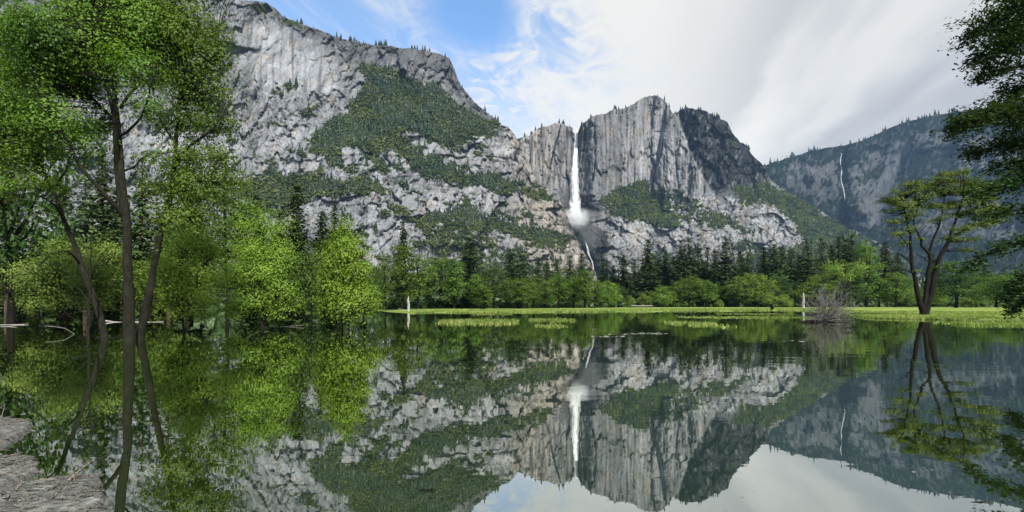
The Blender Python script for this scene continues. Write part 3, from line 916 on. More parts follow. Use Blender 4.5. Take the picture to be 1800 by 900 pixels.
link('grass', g.mesh('grass', ML['grass']), label='tall bright grass growing along the meadow shore', cat='grass', kind='stuff')

# low grass islets standing out of the water
def islet(px0, px1, py, thick, seed, label, hh=0.22, dens=1.0, kind=None):
    r = np.random.RandomState(seed)
    Y = CAMH * F / (py - HZ)
    x0 = (px0 - 900) / F * Y; x1 = (px1 - 900) / F * Y
    dY = thick / F * Y * Y / CAMH
    n = int(3200 * dens)
    u = r.rand(n); v = r.normal(size=n) * 0.5
    u2 = np.clip(u, 0, 1)
    wv = np.sqrt(np.clip(1 - (2 * u2 - 1) ** 4, 0, 1))
    c = np.stack([x0 + (x1 - x0) * u2, Y + v * dY * wv, 0 * u], -1)
    keep = fbm(c[:, 0] / 1.1 + seed, c[:, 1] / 2.6, 3, 431) > -0.05
    c = c[keep]
    base = np.array(((x0 + x1) / 2, Y, 0.0))
    V, T = blades(c - base, hh * (0.35 + 0.9 * r.rand(len(c))), 0.10 + 0 * c[:, 0], r)
    link('grass_islet', np_mesh('grass_islet', V, T, mats=[ML['grass']]), loc=base, label=label, cat='grass islet', group='grass islets in the lake', kind=kind)
islet(772, 912, 566, 4.0, 1, 'longest grass islet in the lake, nearest the tall thin cottonwood grove', 0.26)
islet(930, 1012, 563, 3.0, 2, 'slim grass islet with a straggling end, upper of the pair at mid lake', 0.18, 0.6)
islet(940, 995, 573, 2.4, 3, 'short faint grass islet, lower of the pair at mid lake', 0.12, 0.4, 'stuff')
islet(1188, 1256, 570, 4.2, 4, 'rounded bright grass islet on the dark water under the conifers reflection', 0.20, 0.6)
islet(1196, 1430, 558, 2.4, 5, 'long thin broken strip of grass reaching towards the dead bush', 0.12, 0.9, 'stuff')
islet(1270, 1390, 552, 1.6, 6, 'faint narrow strip of grass behind the long broken strip', 0.10, 0.5, 'stuff')
islet(828, 900, 553, 1.2, 7, 'tiny strip of grass touching the meadow shore above the longest islet', 0.10, 0.3, 'stuff')
islet(1690, 1830, 571, 3.0, 8, 'dark tussocky grass edge below the overhanging oak boughs', 0.22, 0.7)

# foam and drifting petals on the water
g = Geo()
rg = np.random.RandomState(77)
for px0, px1, py, n_ in ((1065, 1180, 588, 26), (1040, 1100, 592, 20), (1180, 1330, 555, 20), (760, 860, 552, 40), (1330, 1420, 600, 6), (1120, 1170, 586, 16)):
    p = px0 + (px1 - px0) * rg.rand(n_)
    yy = py + rg.normal(size=n_) * 0.8 - 0.012 * (p - px0)
    Y = CAMH * F / (yy - HZ)
    c = np.stack([(p - 900) / F * Y, Y, 0.006 + 0 * Y], -1)
    s = 0.03 + 0.07 * rg.rand(n_)
    a = rg.rand(n_) * 6.28
    q = np.stack([np.stack([np.cos(a + k * 1.57) * s * 1.6, np.sin(a + k * 1.57) * s, 0 * a], -1) + c for k in range(4)], 1)
    g.add(q.reshape(-1, 3), np.arange(n_ * 4).reshape(-1, 4))
m, n = new_mat('pale_foam')
d = n.n('ShaderNodeBsdfDiffuse', ins={'Color': (0.6, 0.62, 0.52, 1)})
n.n('ShaderNodeOutputMaterial', ins={'Surface': d.outputs[0]})
link('floating_foam', g.mesh('floating_foam', m), label='flecks of pale foam drifting in lines on the lake', cat='foam', kind='stuff')

# ------------------------------------------------------------------ waterfalls
def fall_mat(name, dens):
    m, n = new_mat(name)
    geo = n.n('ShaderNodeNewGeometry')
    x, y, z = n.sep(geo.outputs['Position'])
    st = n.noise(n.comb(n.m('MULTIPLY', x, 0.16), n.m('MULTIPLY', y, 0.05), n.m('MULTIPLY', z, 0.014)), 1.0, 5, 0.65, 0.5)
    ed = n.attr('edge').outputs['Fac']
    al = n.m('MULTIPLY', n.rng(n.m('ADD', ed, n.m('MULTIPLY', n.m('SUBTRACT', st, 0.5), 1.25)), 0.02, 0.85), n.attr('fade').outputs['Fac'])
    col = n.mix(n.rng(st, 0.3, 0.55), (0.62, 0.69, 0.79), (0.95, 0.96, 0.97))
    d = n.n('ShaderNodeBsdfDiffuse', ins={'Color': col})
    t = n.n('ShaderNodeBsdfTranslucent', ins={'Color': (0.9, 0.92, 0.95, 1)})
    mx = n.n('ShaderNodeMixShader', ins={0: 0.3, 1: d.outputs[0], 2: t.outputs[0]})
    tr = n.n('ShaderNodeBsdfTransparent')
    mx2 = n.n('ShaderNodeMixShader', ins={0: n.m('MULTIPLY', al, dens), 1: tr.outputs[0], 2: mx.outputs[0]})
    n.n('ShaderNodeOutputMaterial', ins={'Surface': mx2.outputs[0]})
    return m
M_fall = fall_mat('falling_white_water', 1.0)
M_thread = fall_mat('thin_falling_water', 0.48)

def waterfall(sh, path, label, seed, fwd=6.0, name='waterfall', nx=15, bow=0.35, fade=0.0, soft=0.0):
    """path: (px, py, half width in px); a bowed curtain of water standing off the rock"""
    pts = smooth_path(path, 8)
    r = np.random.RandomState(seed)
    Yc = np.array([surf(sh, p[0], p[1]) for p in pts])
    Yc = np.minimum.accumulate(np.minimum(Yc, Yc.max()))
    nrow = len(pts)
    u = np.linspace(-1, 1, nx)
    V = np.zeros((nrow, nx, 3)); E = np.zeros((nrow, nx)); FD = np.ones((nrow, nx))
    for i, (px, py, hw) in enumerate(pts):
        sc = Yc[i] / F
        hwm = hw * sc
        cx = (px - 900) * sc
        wob = fbm(np.full(nx, i * 0.35), u * 2.0 + seed, 3, 451 + seed) * hwm * 0.35
        V[i, :, 0] = cx + u * hwm + wob
        V[i, :, 1] = Yc[i] - fwd - hwm * bow * np.sqrt(np.clip(1 - u ** 2, 0, 1)) * 2
        V[i, :, 2] = CAMH + (HZ - py) * sc
        E[i] = (1 - np.abs(u) ** 1.4) * (1 - 0.45 * soft * i / nrow)
        FD[i] = min(1.0, (nrow - 1 - i) / (nrow * fade)) if fade else 1.0
    base = V[-1].mean(0)
    idx = np.arange(nrow * nx).reshape(nrow, nx)
    Q = np.stack([idx[:-1, :-1], idx[:-1, 1:], idx[1:, 1:], idx[1:, :-1]], -1).reshape(-1, 4)
    me = np_mesh(name, V.reshape(-1, 3) - base, Q, smooth=True, attrs={'edge': E, 'fade': FD}, mats=[M_fall if soft else M_thread])
    return link(name, me, loc=base, label=label, cat='waterfall')

waterfall(shB, [(1013, 231, 3.2), (1012, 245, 4.0), (1011, 262, 4.9), (1010, 285, 6.2), (1009, 310, 8.0), (1009, 335, 10.2), (1009, 358, 13.2), (1010, 378, 18), (1012, 392, 23), (1012, 402, 27)],
          'tall white waterfall plunging down the dark granite wall', 1, fwd=18, fade=0.28, soft=1.0)
waterfall(shB, [(1027, 424, 0.9), (1029, 432, 1.5), (1031, 439, 2.5), (1032, 446, 2.9), (1035, 453, 1.5), (1039, 462, 1.3), (1041, 474, 1.4)],
          'thin broken lower cascade in the dark gorge below the tall waterfall', 2, fwd=30, name='cascade')
waterfall(shC, [(1478, 270, 0.7), (1476, 285, 1.0), (1478, 300, 1.2), (1477, 315, 0.7), (1480, 328, 1.1), (1483, 342, 0.9), (1484, 356, 0.7)],
          'thread of white water down the far blue ridge', 3, fwd=8, name='waterfall')

# drifting spray at the foot of the fall
def spray(px, py, rx, ry, dens, label, sh, seed, fwd=60):
    Y = surf(sh, px, py) - fwd
    sc = Y / F
    c = P(px, py, Y)
    bm = bmesh.new()
    bmesh.ops.create_icosphere(bm, subdivisions=3, radius=1.0)
    me = bpy.data.meshes.new('mist'); bm.to_mesh(me); bm.free()
    for v in me.vertices:
        v.co.x *= rx * sc; v.co.z *= ry * sc; v.co.y *= 0.6 * rx * sc
    m, n = new_mat('waterfall_spray')
    t = n.n('ShaderNodeTexCoord')
    x, y, z = n.sep(t.outputs['Object'])
    q = n.m('ADD', n.m('ADD', n.m('POWER', n.m('DIVIDE', x, rx * sc), 2.0), n.m('POWER', n.m('DIVIDE', z, ry * sc), 2.0)), n.m('POWER', n.m('DIVIDE', y, 0.6 * rx * sc), 2.0))
    ns = n.noise(t.outputs['Object'], 0.018, 4, 0.6)
    f = n.rng(n.m('ADD', q, n.m('MULTIPLY', n.m('SUBTRACT', ns, 0.5), 1.6)), 0.0, 0.95, dens, 0.0)
    vs = n.n('ShaderNodeVolumePrincipled', ins={'Color': (0.95, 0.97, 1.0, 1), 'Density': f, 'Anisotropy': 0.0})
    n.n('ShaderNodeOutputMaterial', ins={'Volume': vs.outputs[0]})
    me.materials.append(m)
    link('mist', me, loc=c, label=label, cat='mist', kind='stuff')
import bmesh
spray(1014, 386, 40, 24, 0.022, 'white spray billowing at the foot of the tall waterfall', shB, 1)
spray(1030, 380, 34, 16, 0.0045, 'thin spray drifting right from the waterfall foot', shB, 2, 70)
spray(1036, 416, 24, 34, 0.004, 'faint mist hanging in the dark gorge under the fall', shB, 3, 90)
print('water', round(time.time() - T0, 1))

# ------------------------------------------------------------------ trees near the lake
def px_path(pts, Y):
    return np.array([P(p[0], p[1], Y + (p[2] if len(p) > 2 else 0.0)) for p in pts])


def grow(seed, Y, blobs, nodes, leaf, dens, clump, up=0.6, flat=0.75, hang=0.15, twig_r=0.022, depth=0.85, inner=0.30, asp=0.62, shrink=0.75):
    """leaf clumps spread through the blobs, each joined by a twig to the nearest wood"""
    r = np.random.RandomState(seed)
    gl, gt = Geo(), Geo()
    sc = Y / F
    for b in blobs:
        bx, by, rx, ry = b[:4]
        dy = b[4] if len(b) > 4 else 0.0
        c0 = P(bx, by, Y + dy)
        R = np.array((rx * sc, max(rx, ry * 0.8) * sc * depth, ry * sc))
        R = np.maximum(R * 0.35, R - clump * shrink)
        n = max(4, int(dens * R[0] * R[2] * 2.5))
        d = r.normal(size=(n, 3)); d /= np.linalg.norm(d, axis=1)[:, None]
        rad = inner + (1 - inner) * r.rand(n) ** 0.55
        cc = c0 + d * R * rad[:, None] * (1 + 0.24 * r.normal(size=(n, 1)))
        for c, dd in zip(cc, d):
            if c[2] < 0.25: continue
            s = clump * (0.45 + 1.15 * r.rand() ** 1.5)
            k = int(44 * (0.5 + r.rand()) * (s / clump) ** 1.5)
            off = r.normal(size=(k, 3)) * s * np.array((1, 1, flat))
            pos = c + off
            o = off / (np.linalg.norm(off, axis=1)[:, None] + 1e-6) * 0.6 + dd * 0.6
            ok = pos[:, 2] > 0.12
            V, Q = leaves(pos[ok], leaf, r, up, o[ok], 1.15, asp, hang)
            gl.add(V, Q)
            # twig
            dist = np.linalg.norm(nodes - c, axis=1) + 1.4 * np.maximum(0, nodes[:, 2] - c[2] + 0.2)
            a = nodes[int(np.argmin(dist))]
            ln = np.linalg.norm(c - a)
            mid = (a + c) / 2 + np.array((0, 0, -0.05 * ln)) + r.normal(size=3) * 0.06 * ln
            pth = smooth_path([a, mid, c], 3)
            V, Q = tube(pth, np.linspace(twig_r * (0.6 + 0.25 * min(ln, 4)), twig_r * 0.3, len(pth)), 4)
            gt.add(V, Q)
    return gl, gt


def wood(pts, Y, r0, r1, seed, seg=9, power=1.0, sub=5, wob=0.02):
    p = smooth_path(px_path(pts, Y), sub)
    r = np.random.RandomState(seed)
    n = len(p)
    t = np.linspace(0, 1, n)
    p = p + np.stack([fbm(t * 6, t * 0 + seed, 2, 501), fbm(t * 6, t * 0 + seed, 2, 503), t * 0], -1) * wob * (Y / 26) * np.minimum(1, t * 5)[:, None] * 4
    rad = r0 + (r1 - r0) * t ** power
    V, Q = tube(p, rad, seg, jitter=0.16, rng=r)
    return V, Q, p


def big_tree(name, label, Y, trunk, limbs, blobs, leafm, barkm, seed, leaf=0.16, dens=3.0, clump=0.55, cat='tree', r0=0.3, r1=0.05, flare=1.0, group=None, twig_r=0.022, **kw):
    base = P(trunk[0][0], trunk[0][1], Y); base[2] = 0.0
    tr = [(trunk[0][0], HZ + (CAMH + 0.35) / Y * F)] + list(trunk)
    root = link(name, None, loc=base, label=label, cat=cat, group=group)
    V, Q, p = wood(tr, Y, r0 * flare, r1, seed, 11, 0.85)
    g = Geo(); g.add(V, Q)
    link('trunk', g.mesh('trunk', MB[barkm], True, base), root)
    nodes = [p[len(p) // 4:]]
    for i, (pts, a, b) in enumerate(limbs):
        V, Q, p = wood(pts, Y, a, b, seed + 3 + i, 7)
        g = Geo(); g.add(V, Q)
        link('limb', g.mesh('limb', MB[barkm], True, base), root)
        nodes.append(p)
    nodes = np.concatenate(nodes)
    gl, gt = grow(seed, Y, blobs, nodes, leaf, dens, clump, twig_r=twig_r, **kw)
    link('crown', gl.mesh('crown', ML[leafm], False, base), root)
    link('branches', gt.mesh('branches', MB[barkm], True, base), root)
    return root


# the three tall cottonwoods standing in the water
big_tree('cottonwood_tree', 'tallest straight cottonwood, its thick dark trunk standing in the water between two leaning trunks', 26.0,
         [(228, 597), (227, 560), (225, 520), (224, 480), (224, 440), (223, 400), (219, 350), (213, 300), (209, 250), (206, 200), (200, 140), (193, 80), (188, 20), (184, -40)],
         [([(223, 400), (214, 350), (206, 300), (204, 240, -0.5), (196, 180, -1), (180, 120, -1.2), (176, 60, -1.4), (172, 0, -1.5)], .19, .03),
          ([(219, 383), (196, 355, -0.6), (170, 325, -1), (146, 298, -1.3), (128, 268, -1.6), (112, 235, -1.8), (96, 205, -2)], .13, .03),
          ([(208, 222), (190, 200, 0.6), (168, 178, 1.0), (146, 150, 1.3), (128, 118, 1.5), (112, 84, 1.6)], .10, .02),
          ([(212, 190), (228, 165, 0.5), (248, 145, 0.8), (262, 118, 1.0), (270, 84, 1.2)], .09, .02),
          ([(208, 240), (232, 225, -1), (252, 196, -1.6), (266, 150, -2), (276, 110, -2.2)], .07, .02),
          ([(226, 440), (244, 420, 0.6), (256, 402, 1.0), (262, 386, 1.2)], .05, .015),
          ([(220, 300), (236, 292, -1), (252, 276, -1.5), (268, 268, -1.8)], .05, .015)],
         [(190, 20, 105, 85, 1), (110, 70, 95, 75, -1), (250, 55, 85, 70, 0.5), (140, 140, 80, 46, 1.5), (60, 60, 60, 60, -1), (170, -50, 120, 60), (232, 120, 70, 38, -1.5),
          (95, 215, 62, 42, -1.5), (262, 190, 38, 28, -1.5), (60, 140, 50, 50, -1), (180, 220, 55, 24, 1.5), (268, 276, 34, 20, -1.5), (140, 262, 42, 20, -1), (205, 90, 60, 40, 2)],
         'cotton', 'cottonwood', 31, leaf=0.135, dens=18.0, clump=0.40, r0=.27, r1=.05, flare=1.12)
big_tree('cottonwood_tree', 'cottonwood whose trunk leans right from the water, its crown brightest against the pale cliff', 27.0,
         [(246, 590), (254, 556), (262, 520), (268, 486), (274, 450), (283, 410), (292, 378), (299, 348), (304, 310), (307, 270), (311, 230), (315, 190), (317, 150), (312, 90), (304, 30), (298, -30)],
         [([(304, 300), (322, 270, -1), (345, 248, -1.5), (372, 228, -1.8), (392, 205, -2)], .10, .02),
          ([(300, 345), (326, 330, -1.2), (352, 318, -1.8), (378, 300, -2.2)], .08, .02),
          ([(314, 180), (334, 150, 1), (356, 128, 1.4), (376, 98, 1.6), (384, 66, 1.8)], .09, .02),
          ([(308, 250), (290, 225, 1), (276, 196, 1.5), (268, 160, 1.8)], .06, .02),
          ([(288, 395), (310, 388, -1), (334, 386, -1.8)], .05, .015)],
         [(330, 50, 70, 60), (368, 105, 44, 48, -.5), (350, 165, 60, 44, .5), (374, 218, 46, 32, -1), (392, 275, 36, 30, -1.4), (336, 270, 52, 34, -1), (356, 330, 58, 36, -1.6),
          (280, 40, 60, 60, 1), (300, 120, 48, 44, 1), (288, 215, 42, 30, 1), (400, 318, 30, 24, -1.6), (320, 385, 54, 34, -1.6), (310, -40, 90, 50), (386, 165, 26, 24, -.6), (275, 330, 32, 22, -1.2), (300, 300, 30, 26, 1), (330, 330, 40, 26, 0), (330, 215, 40, 30, 0), (372, 190, 30, 24, .5)],
         'cotton', 'cottonwood', 47, leaf=0.135, dens=18.0, clump=0.40, r0=.20, r1=.04, flare=1.1)
big_tree('cottonwood_tree', 'cottonwood whose trunk leans left from the water under dark shaded leaves', 28.0,
         [(184, 588), (177, 560), (166, 526), (153, 495), (143, 466), (134, 440), (124, 415), (114, 390), (104, 362), (92, 336), (80, 308), (68, 276), (56, 240), (44, 200), (34, 160)],
         [([(112, 388), (100, 365, -.6), (84, 352, -1), (62, 342, -1.4), (36, 342, -1.8)], .07, .015),
          ([(142, 465), (120, 442, -1), (96, 446, -1.6), (76, 458, -2.0), (64, 474, -2.2)], .06, .015),
          ([(92, 336), (112, 306, .6), (124, 276, 1.0), (130, 250, 1.2)], .07, .02),
          ([(68, 276), (46, 262, -1), (22, 252, -1.6), (0, 250, -2)], .06, .02)],
         [(58, 220, 78, 52), (20, 165, 64, 50, -.5), (96, 268, 48, 30, 1), (24, 270, 50, 34, -1.2), (70, 130, 60, 40, .6), (-30, 230, 60, 70), (10, 330, 40, 22, -1.5), (60, 318, 46, 20, -.8), (70, 455, 24, 14, -2), (-20, 100, 60, 60, 1), (30, 60, 50, 50, .5), (110, 330, 30, 22, -1), (150, 230, 40, 26, 1)],
         'cotton', 'cottonwood', 59, leaf=0.14, dens=17.0, clump=0.44, r0=.18, r1=.04, flare=1.1)

# slender dead stem beside them
V, Q, p = wood([(156, 604), (156, 580), (157, 540), (159, 505), (158, 470), (160, 440), (161, 415)], 26.5, .075, .02, 71, 7, wob=.05)
base = np.array((p[0][0], p[0][1], 0.0))
root = link('dead_sapling', None, loc=base, label='slender grey leafless sapling standing in the water beside the left leaning cottonwood', cat='dead tree')
g = Geo(); g.add(V, Q); link('trunk', g.mesh('trunk', MB['cottonwood'], True, base), root)
for pts in ([(157, 560), (140, 545), (118, 520), (100, 500)], [(157, 575), (130, 560), (112, 548)], [(158, 480), (146, 460), (132, 450)], [(158, 540), (150, 520), (138, 508), (126, 502)]):
    V, Q, p = wood(pts, 26.5, .028, .008, 72, 5)
    g = Geo(); g.add(V, Q); link('branch', g.mesh('branch', MB['cottonwood'], True, base), root)

# leafy thickets and smaller cottonwoods further out
big_tree('willow_bush', 'sunlit yellow-green willow thicket seen between the leaning left trunk and the far bank', 40.0,
         [(118, 574), (116, 545), (112, 510), (106, 480)],
         [([(112, 540), (90, 510), (70, 480)], .06, .02), ([(116, 530), (140, 500), (165, 475)], .06, .02), ([(72, 574), (68, 555), (60, 520)], .06, .02)],
         [(80, 500, 52, 30), (110, 470, 48, 28), (150, 480, 44, 30, -1), (175, 500, 30, 26), (60, 530, 36, 16), (95, 535, 40, 14), (170, 535, 26, 18), (140, 530, 34, 14), (40, 480, 30, 30, 2), (120, 440, 50, 24, 2), (190, 450, 40, 30, 2)],
         'willow', 'dark', 83, leaf=0.17, dens=13, clump=0.40, r0=.10, r1=.03, cat='bush')
big_tree('willow_bush', 'bright leafy willow drooping to the water just right of the right leaning cottonwood trunk', 34.0,
         [(322, 580), (322, 550), (320, 510), (318, 470)],
         [([(322, 545), (300, 510), (286, 480)], .06, .02), ([(322, 540), (345, 505), (360, 470)], .06, .02)],
         [(310, 470, 44, 34), (350, 480, 44, 34), (300, 520, 40, 28), (345, 530, 46, 26), (330, 430, 40, 34, 1), (315, 552, 48, 16), (366, 440, 30, 30, 1), (280, 500, 22, 30), (360, 556, 30, 12)],
         'bright', 'dark', 89, leaf=0.14, dens=15.0, clump=0.38, r0=.10, r1=.03, cat='bush')
big_tree('cottonwood_tree', 'wide soft green cottonwood behind the drooping willow', 50.0,
         [(400, 570), (400, 530), (398, 480), (396, 420), (394, 360), (392, 320)],
         [([(398, 480), (372, 440), (350, 400)], .12, .03), ([(397, 450), (424, 410), (440, 370)], .12, .03)],
         [(395, 330, 46, 40), (356, 370, 56, 46), (428, 380, 44, 44), (340, 430, 50, 44), (400, 430, 60, 50), (440, 440, 44, 40), (370, 500, 50, 36), (420, 310, 22, 20), (330, 310, 30, 30)],
         'mid', 'dark', 97, leaf=0.22, dens=4.0, clump=0.6, r0=.22, r1=.05)
big_tree('cottonwood_tree', 'bushy bright cottonwood on one short dark trunk, left of the smaller round one', 40.5,
         [(461, 577), (461, 555), (462, 530), (464, 500), (464, 460), (462, 410)],
         [([(461, 540), (445, 520), (425, 505), (408, 480)], .09, .02), ([(462, 535), (484, 515), (502, 490)], .09, .02), ([(462, 555), (446, 545), (424, 545)], .06, .02),
          ([(463, 500), (446, 465), (430, 430)], .07, .02), ([(464, 490), (486, 450), (498, 420)], .07, .02)],
         [(462, 392, 34, 32), (490, 415, 36, 36), (440, 440, 46, 40), (494, 455, 34, 38), (470, 470, 60, 44), (420, 485, 46, 40), (498, 505, 36, 36), (450, 525, 60, 28), (500, 545, 42, 18), (415, 540, 36, 20), (448, 556, 50, 10), (428, 395, 22, 22)],
         'bright', 'dark', 103, leaf=0.15, dens=9.0, clump=0.40, r0=.20, r1=.04)
big_tree('cottonwood_tree', 'round bright yellow-green young cottonwood, several thin stems in the water in front of the cliff', 37.0,
         [(601, 582), (601, 560), (603, 520), (604, 470), (605, 420), (606, 395)],
         [([(592, 582), (592, 565), (585, 540), (575, 515)], .05, .02), ([(613, 582), (614, 565), (622, 540), (634, 515)], .06, .02), ([(588, 580), (586, 568), (570, 550)], .035, .015),
          ([(603, 520), (586, 480), (576, 455)], .05, .015), ([(603, 515), (626, 480), (636, 455)], .05, .015)],
         [(606, 405, 20, 24), (600, 430, 34, 28), (622, 440, 30, 30), (592, 462, 44, 32), (632, 478, 32, 30), (590, 505, 48, 34), (634, 515, 36, 28), (610, 540, 52, 22), (655, 530, 22, 14), (577, 535, 28, 22), (605, 560, 46, 9), (574, 480, 16, 24)],
         'yellow', 'dark', 109, leaf=0.145, dens=17.0, clump=0.34, r0=.085, r1=.02)
big_tree('cottonwood_tree', 'dull green cottonwood half hidden in the gap between the two bright round trees', 62.0,
         [(548, 566), (548, 540), (547, 500), (546, 460)],
         [([(548, 530), (530, 500)], .08, .03), ([(548, 520), (566, 490)], .08, .03)],
         [(548, 455, 26, 30), (530, 485, 28, 34), (564, 490, 28, 34), (548, 525, 40, 28), (548, 550, 34, 10)],
         'far_dark', 'dark', 113, leaf=0.24, dens=3.0, clump=0.6, r0=.14, r1=.04)

# the elm on the meadow shore
E_Y = 74.0
big_tree('elm_tree', 'lone spreading elm with three dark stems and flat layered foliage on the meadow shore', E_Y,
         [(1622, 557), (1622, 545), (1617, 532), (1611, 512), (1607, 485), (1603, 455), (1600, 425), (1597, 400), (1592, 375), (1588, 350)],
         [([(1624, 556), (1630, 538), (1637, 512), (1644, 482), (1653, 450), (1664, 428), (1674, 405), (1684, 375), (1694, 345)], .50, .08),
          ([(1623, 550), (1627, 522), (1630, 492), (1634, 462), (1634, 440), (1641, 420), (1650, 398), (1656, 372), (1660, 345)], .34, .06),
          ([(1634, 448), (1622, 432), (1614, 412), (1606, 392), (1612, 365)], .20, .05),
          ([(1666, 424), (1684, 410), (1704, 400), (1722, 396)], .20, .05),
          ([(1604, 462), (1590, 452), (1578, 445), (1566, 448)], .12, .03),
          ([(1606, 482), (1592, 474), (1576, 472)], .11, .03),
          ([(1602, 440), (1590, 424), (1578, 410)], .12, .03),
          ([(1634, 462), (1622, 452), (1608, 446)], .10, .03),
          ([(1680, 385), (1700, 372), (1722, 360)], .14, .04)],
         [(1562, 390, 12, 6), (1560, 350, 10, 6), (1748, 365, 14, 6), (1652, 306, 16, 7), (1690, 302, 16, 7), (1598, 322, 14, 7), (1612, 420, 14, 4), (1588, 428, 12, 4), (1700, 438, 18, 4), (1600, 336, 29, 10), (1576, 350, 20, 8), (1566, 370, 14, 8), (1590, 362, 23, 10), (1622, 326, 23, 11), (1650, 318, 27, 11), (1678, 312, 23, 10), (1704, 318, 25, 10), (1730, 330, 22, 10),
          (1745, 345, 18, 10), (1694, 334, 31, 10), (1660, 338, 31, 10), (1626, 346, 23, 8), (1716, 350, 27, 8), (1680, 356, 31, 8), (1646, 362, 23, 8), (1604, 378, 23, 8), (1578, 388, 16, 6),
          (1700, 374, 31, 8), (1736, 368, 18, 8), (1660, 384, 20, 6), (1720, 394, 27, 8), (1596, 402, 18, 5), (1690, 404, 27, 6), (1676, 420, 25, 5), (1712, 420, 18, 5), (1636, 392, 14, 5), (1742, 388, 13, 8), (1572, 410, 11, 3), (1610, 476, 7, 3), (1650, 470, 11, 3)],
         'elm', 'dark', 127, leaf=0.26, dens=4.2, clump=0.46, shrink=0.10, r0=.36, r1=.07, flare=1.4, flat=0.36, up=1.2, hang=0.0, depth=0.95, inner=0.1, twig_r=0.05)


# the oak outside the frame on the right, whose boughs hang into the picture
OY = 15.0
obase = P(2010, 535, OY); obase[2] = 0.0
oroot = link('oak_tree', None, loc=obase, label='dark oak at the picture edge, its boughs hanging over the lake from the right', cat='tree')
V, Q, p = wood([(2010, 665), (2008, 560), (2000, 430), (1990, 280), (1980, 120), (1975, -60)], OY, .42, .18, 131, 11)
g = Geo(); g.add(V, Q); link('trunk', g.mesh('trunk', MB['dark'], True, obase), oroot)
boughs = [
    ([(1978, 60), (1900, -10), (1840, 0), (1790, 18), (1745, 36), (1712, 58)], 1.0, 70, 30),
    ([(1980, 100), (1900, 60), (1840, 58), (1790, 74), (1752, 92), (1718, 96)], .8, 46, 26),
    ([(1984, 160), (1900, 120), (1830, 112), (1780, 118), (1740, 126), (1716, 138)], .6, 36, 20),
    ([(1988, 230), (1900, 190), (1840, 186), (1790, 196), (1745, 206), (1705, 214), (1682, 226)], 1.0, 50, 26),
    ([(1990, 280), (1900, 240), (1840, 238), (1790, 248), (1740, 262), (1700, 270)], 1.0, 40, 22),
    ([(1992, 330), (1900, 300), (1840, 306), (1790, 318), (1750, 330), (1712, 344)], .8, 34, 18),
    ([(1996, 390), (1910, 352), (1850, 352), (1800, 366), (1750, 376), (1706, 378)], .55, 26, 14),
    ([(2000, 430), (1910, 410), (1850, 412), (1800, 424), (1755, 440), (1722, 456), (1704, 472)], .5, 24, 14),
    ([(2003, 490), (1920, 466), (1860, 470), (1815, 486), (1785, 505), (1766, 526)], .7, 32, 24),
    ([(2003, 520), (1940, 500), (1880, 505), (1830, 520), (1800, 534), (1776, 548)], .7, 30, 16),
    ([(1985, 210), (1900, 160), (1850, 152), (1800, 158), (1762, 166)], .9, 56, 30),
    ([(1994, 350), (1900, 275), (1850, 272), (1800, 282), (1764, 290)], .8, 50, 28),
    ([(1978, 80), (1900, 30), (1850, 30), (1800, 46), (1768, 60)], .9, 56, 30),
    ([(1976, 20), (1920, -60), (1860, -70), (1800, -50), (1760, -30)], 1.0, 60, 40),
]
ro = np.random.RandomState(137)
for bi, (pts, den, spx, spy) in enumerate(boughs):
    off = ro.normal() * 0.9
    V, Q, p = wood([(q[0], q[1], off * min(1, i / 2)) for i, q in enumerate(pts)], OY, .085, .010, 140 + bi, 6, 0.7)
    g = Geo(); g.add(V, Q)
    gl = Geo()
    n = len(p)
    for i in range(int(n * 0.25), n):
        t = i / (n - 1)
        for k in range(int(7 * den * (1.3 - 0.6 * t) + ro.rand())):
            # side twig, drooping
            ln = (0.30 + 0.9 * ro.rand()) * spx / 60 * (1.55 - 1.05 * t)
            a = ro.rand() * 6.28
            d = np.array((-0.45 + 0.9 * (ro.rand() - .5), math.cos(a), 0.72 * math.sin(a) - 0.08))
            e = p[i] + d * ln
            pth = smooth_path([p[i], p[i] + d * ln * .55 + np.array((0, 0, .04)), e + np.array((0, 0, -.10 * ln))], 3)
            V, Q = tube(pth, np.linspace(.012, .004, len(pth)), 4); g.add(V, Q)
            m_ = int(42 * ln * (0.6 + 0.8 * ro.rand())) + 5
            tt = 0.2 + 0.85 * ro.rand(m_)
            q = p[i] + d * ln * tt[:, None] + ro.normal(size=(m_, 3)) * np.array((.09, .09, .055)) * (1 + ln)
            V, Q = leaves(q, 0.115, ro, 0.9, None, 0, 0.5, 0.3); gl.add(V, Q)
    b = link('bough', g.mesh('bough', MB['dark'], True, obase), oroot)
    link('foliage', gl.mesh('foliage', ML['dark'], False, obase), b)
print('near trees', round(time.time() - T0, 1))

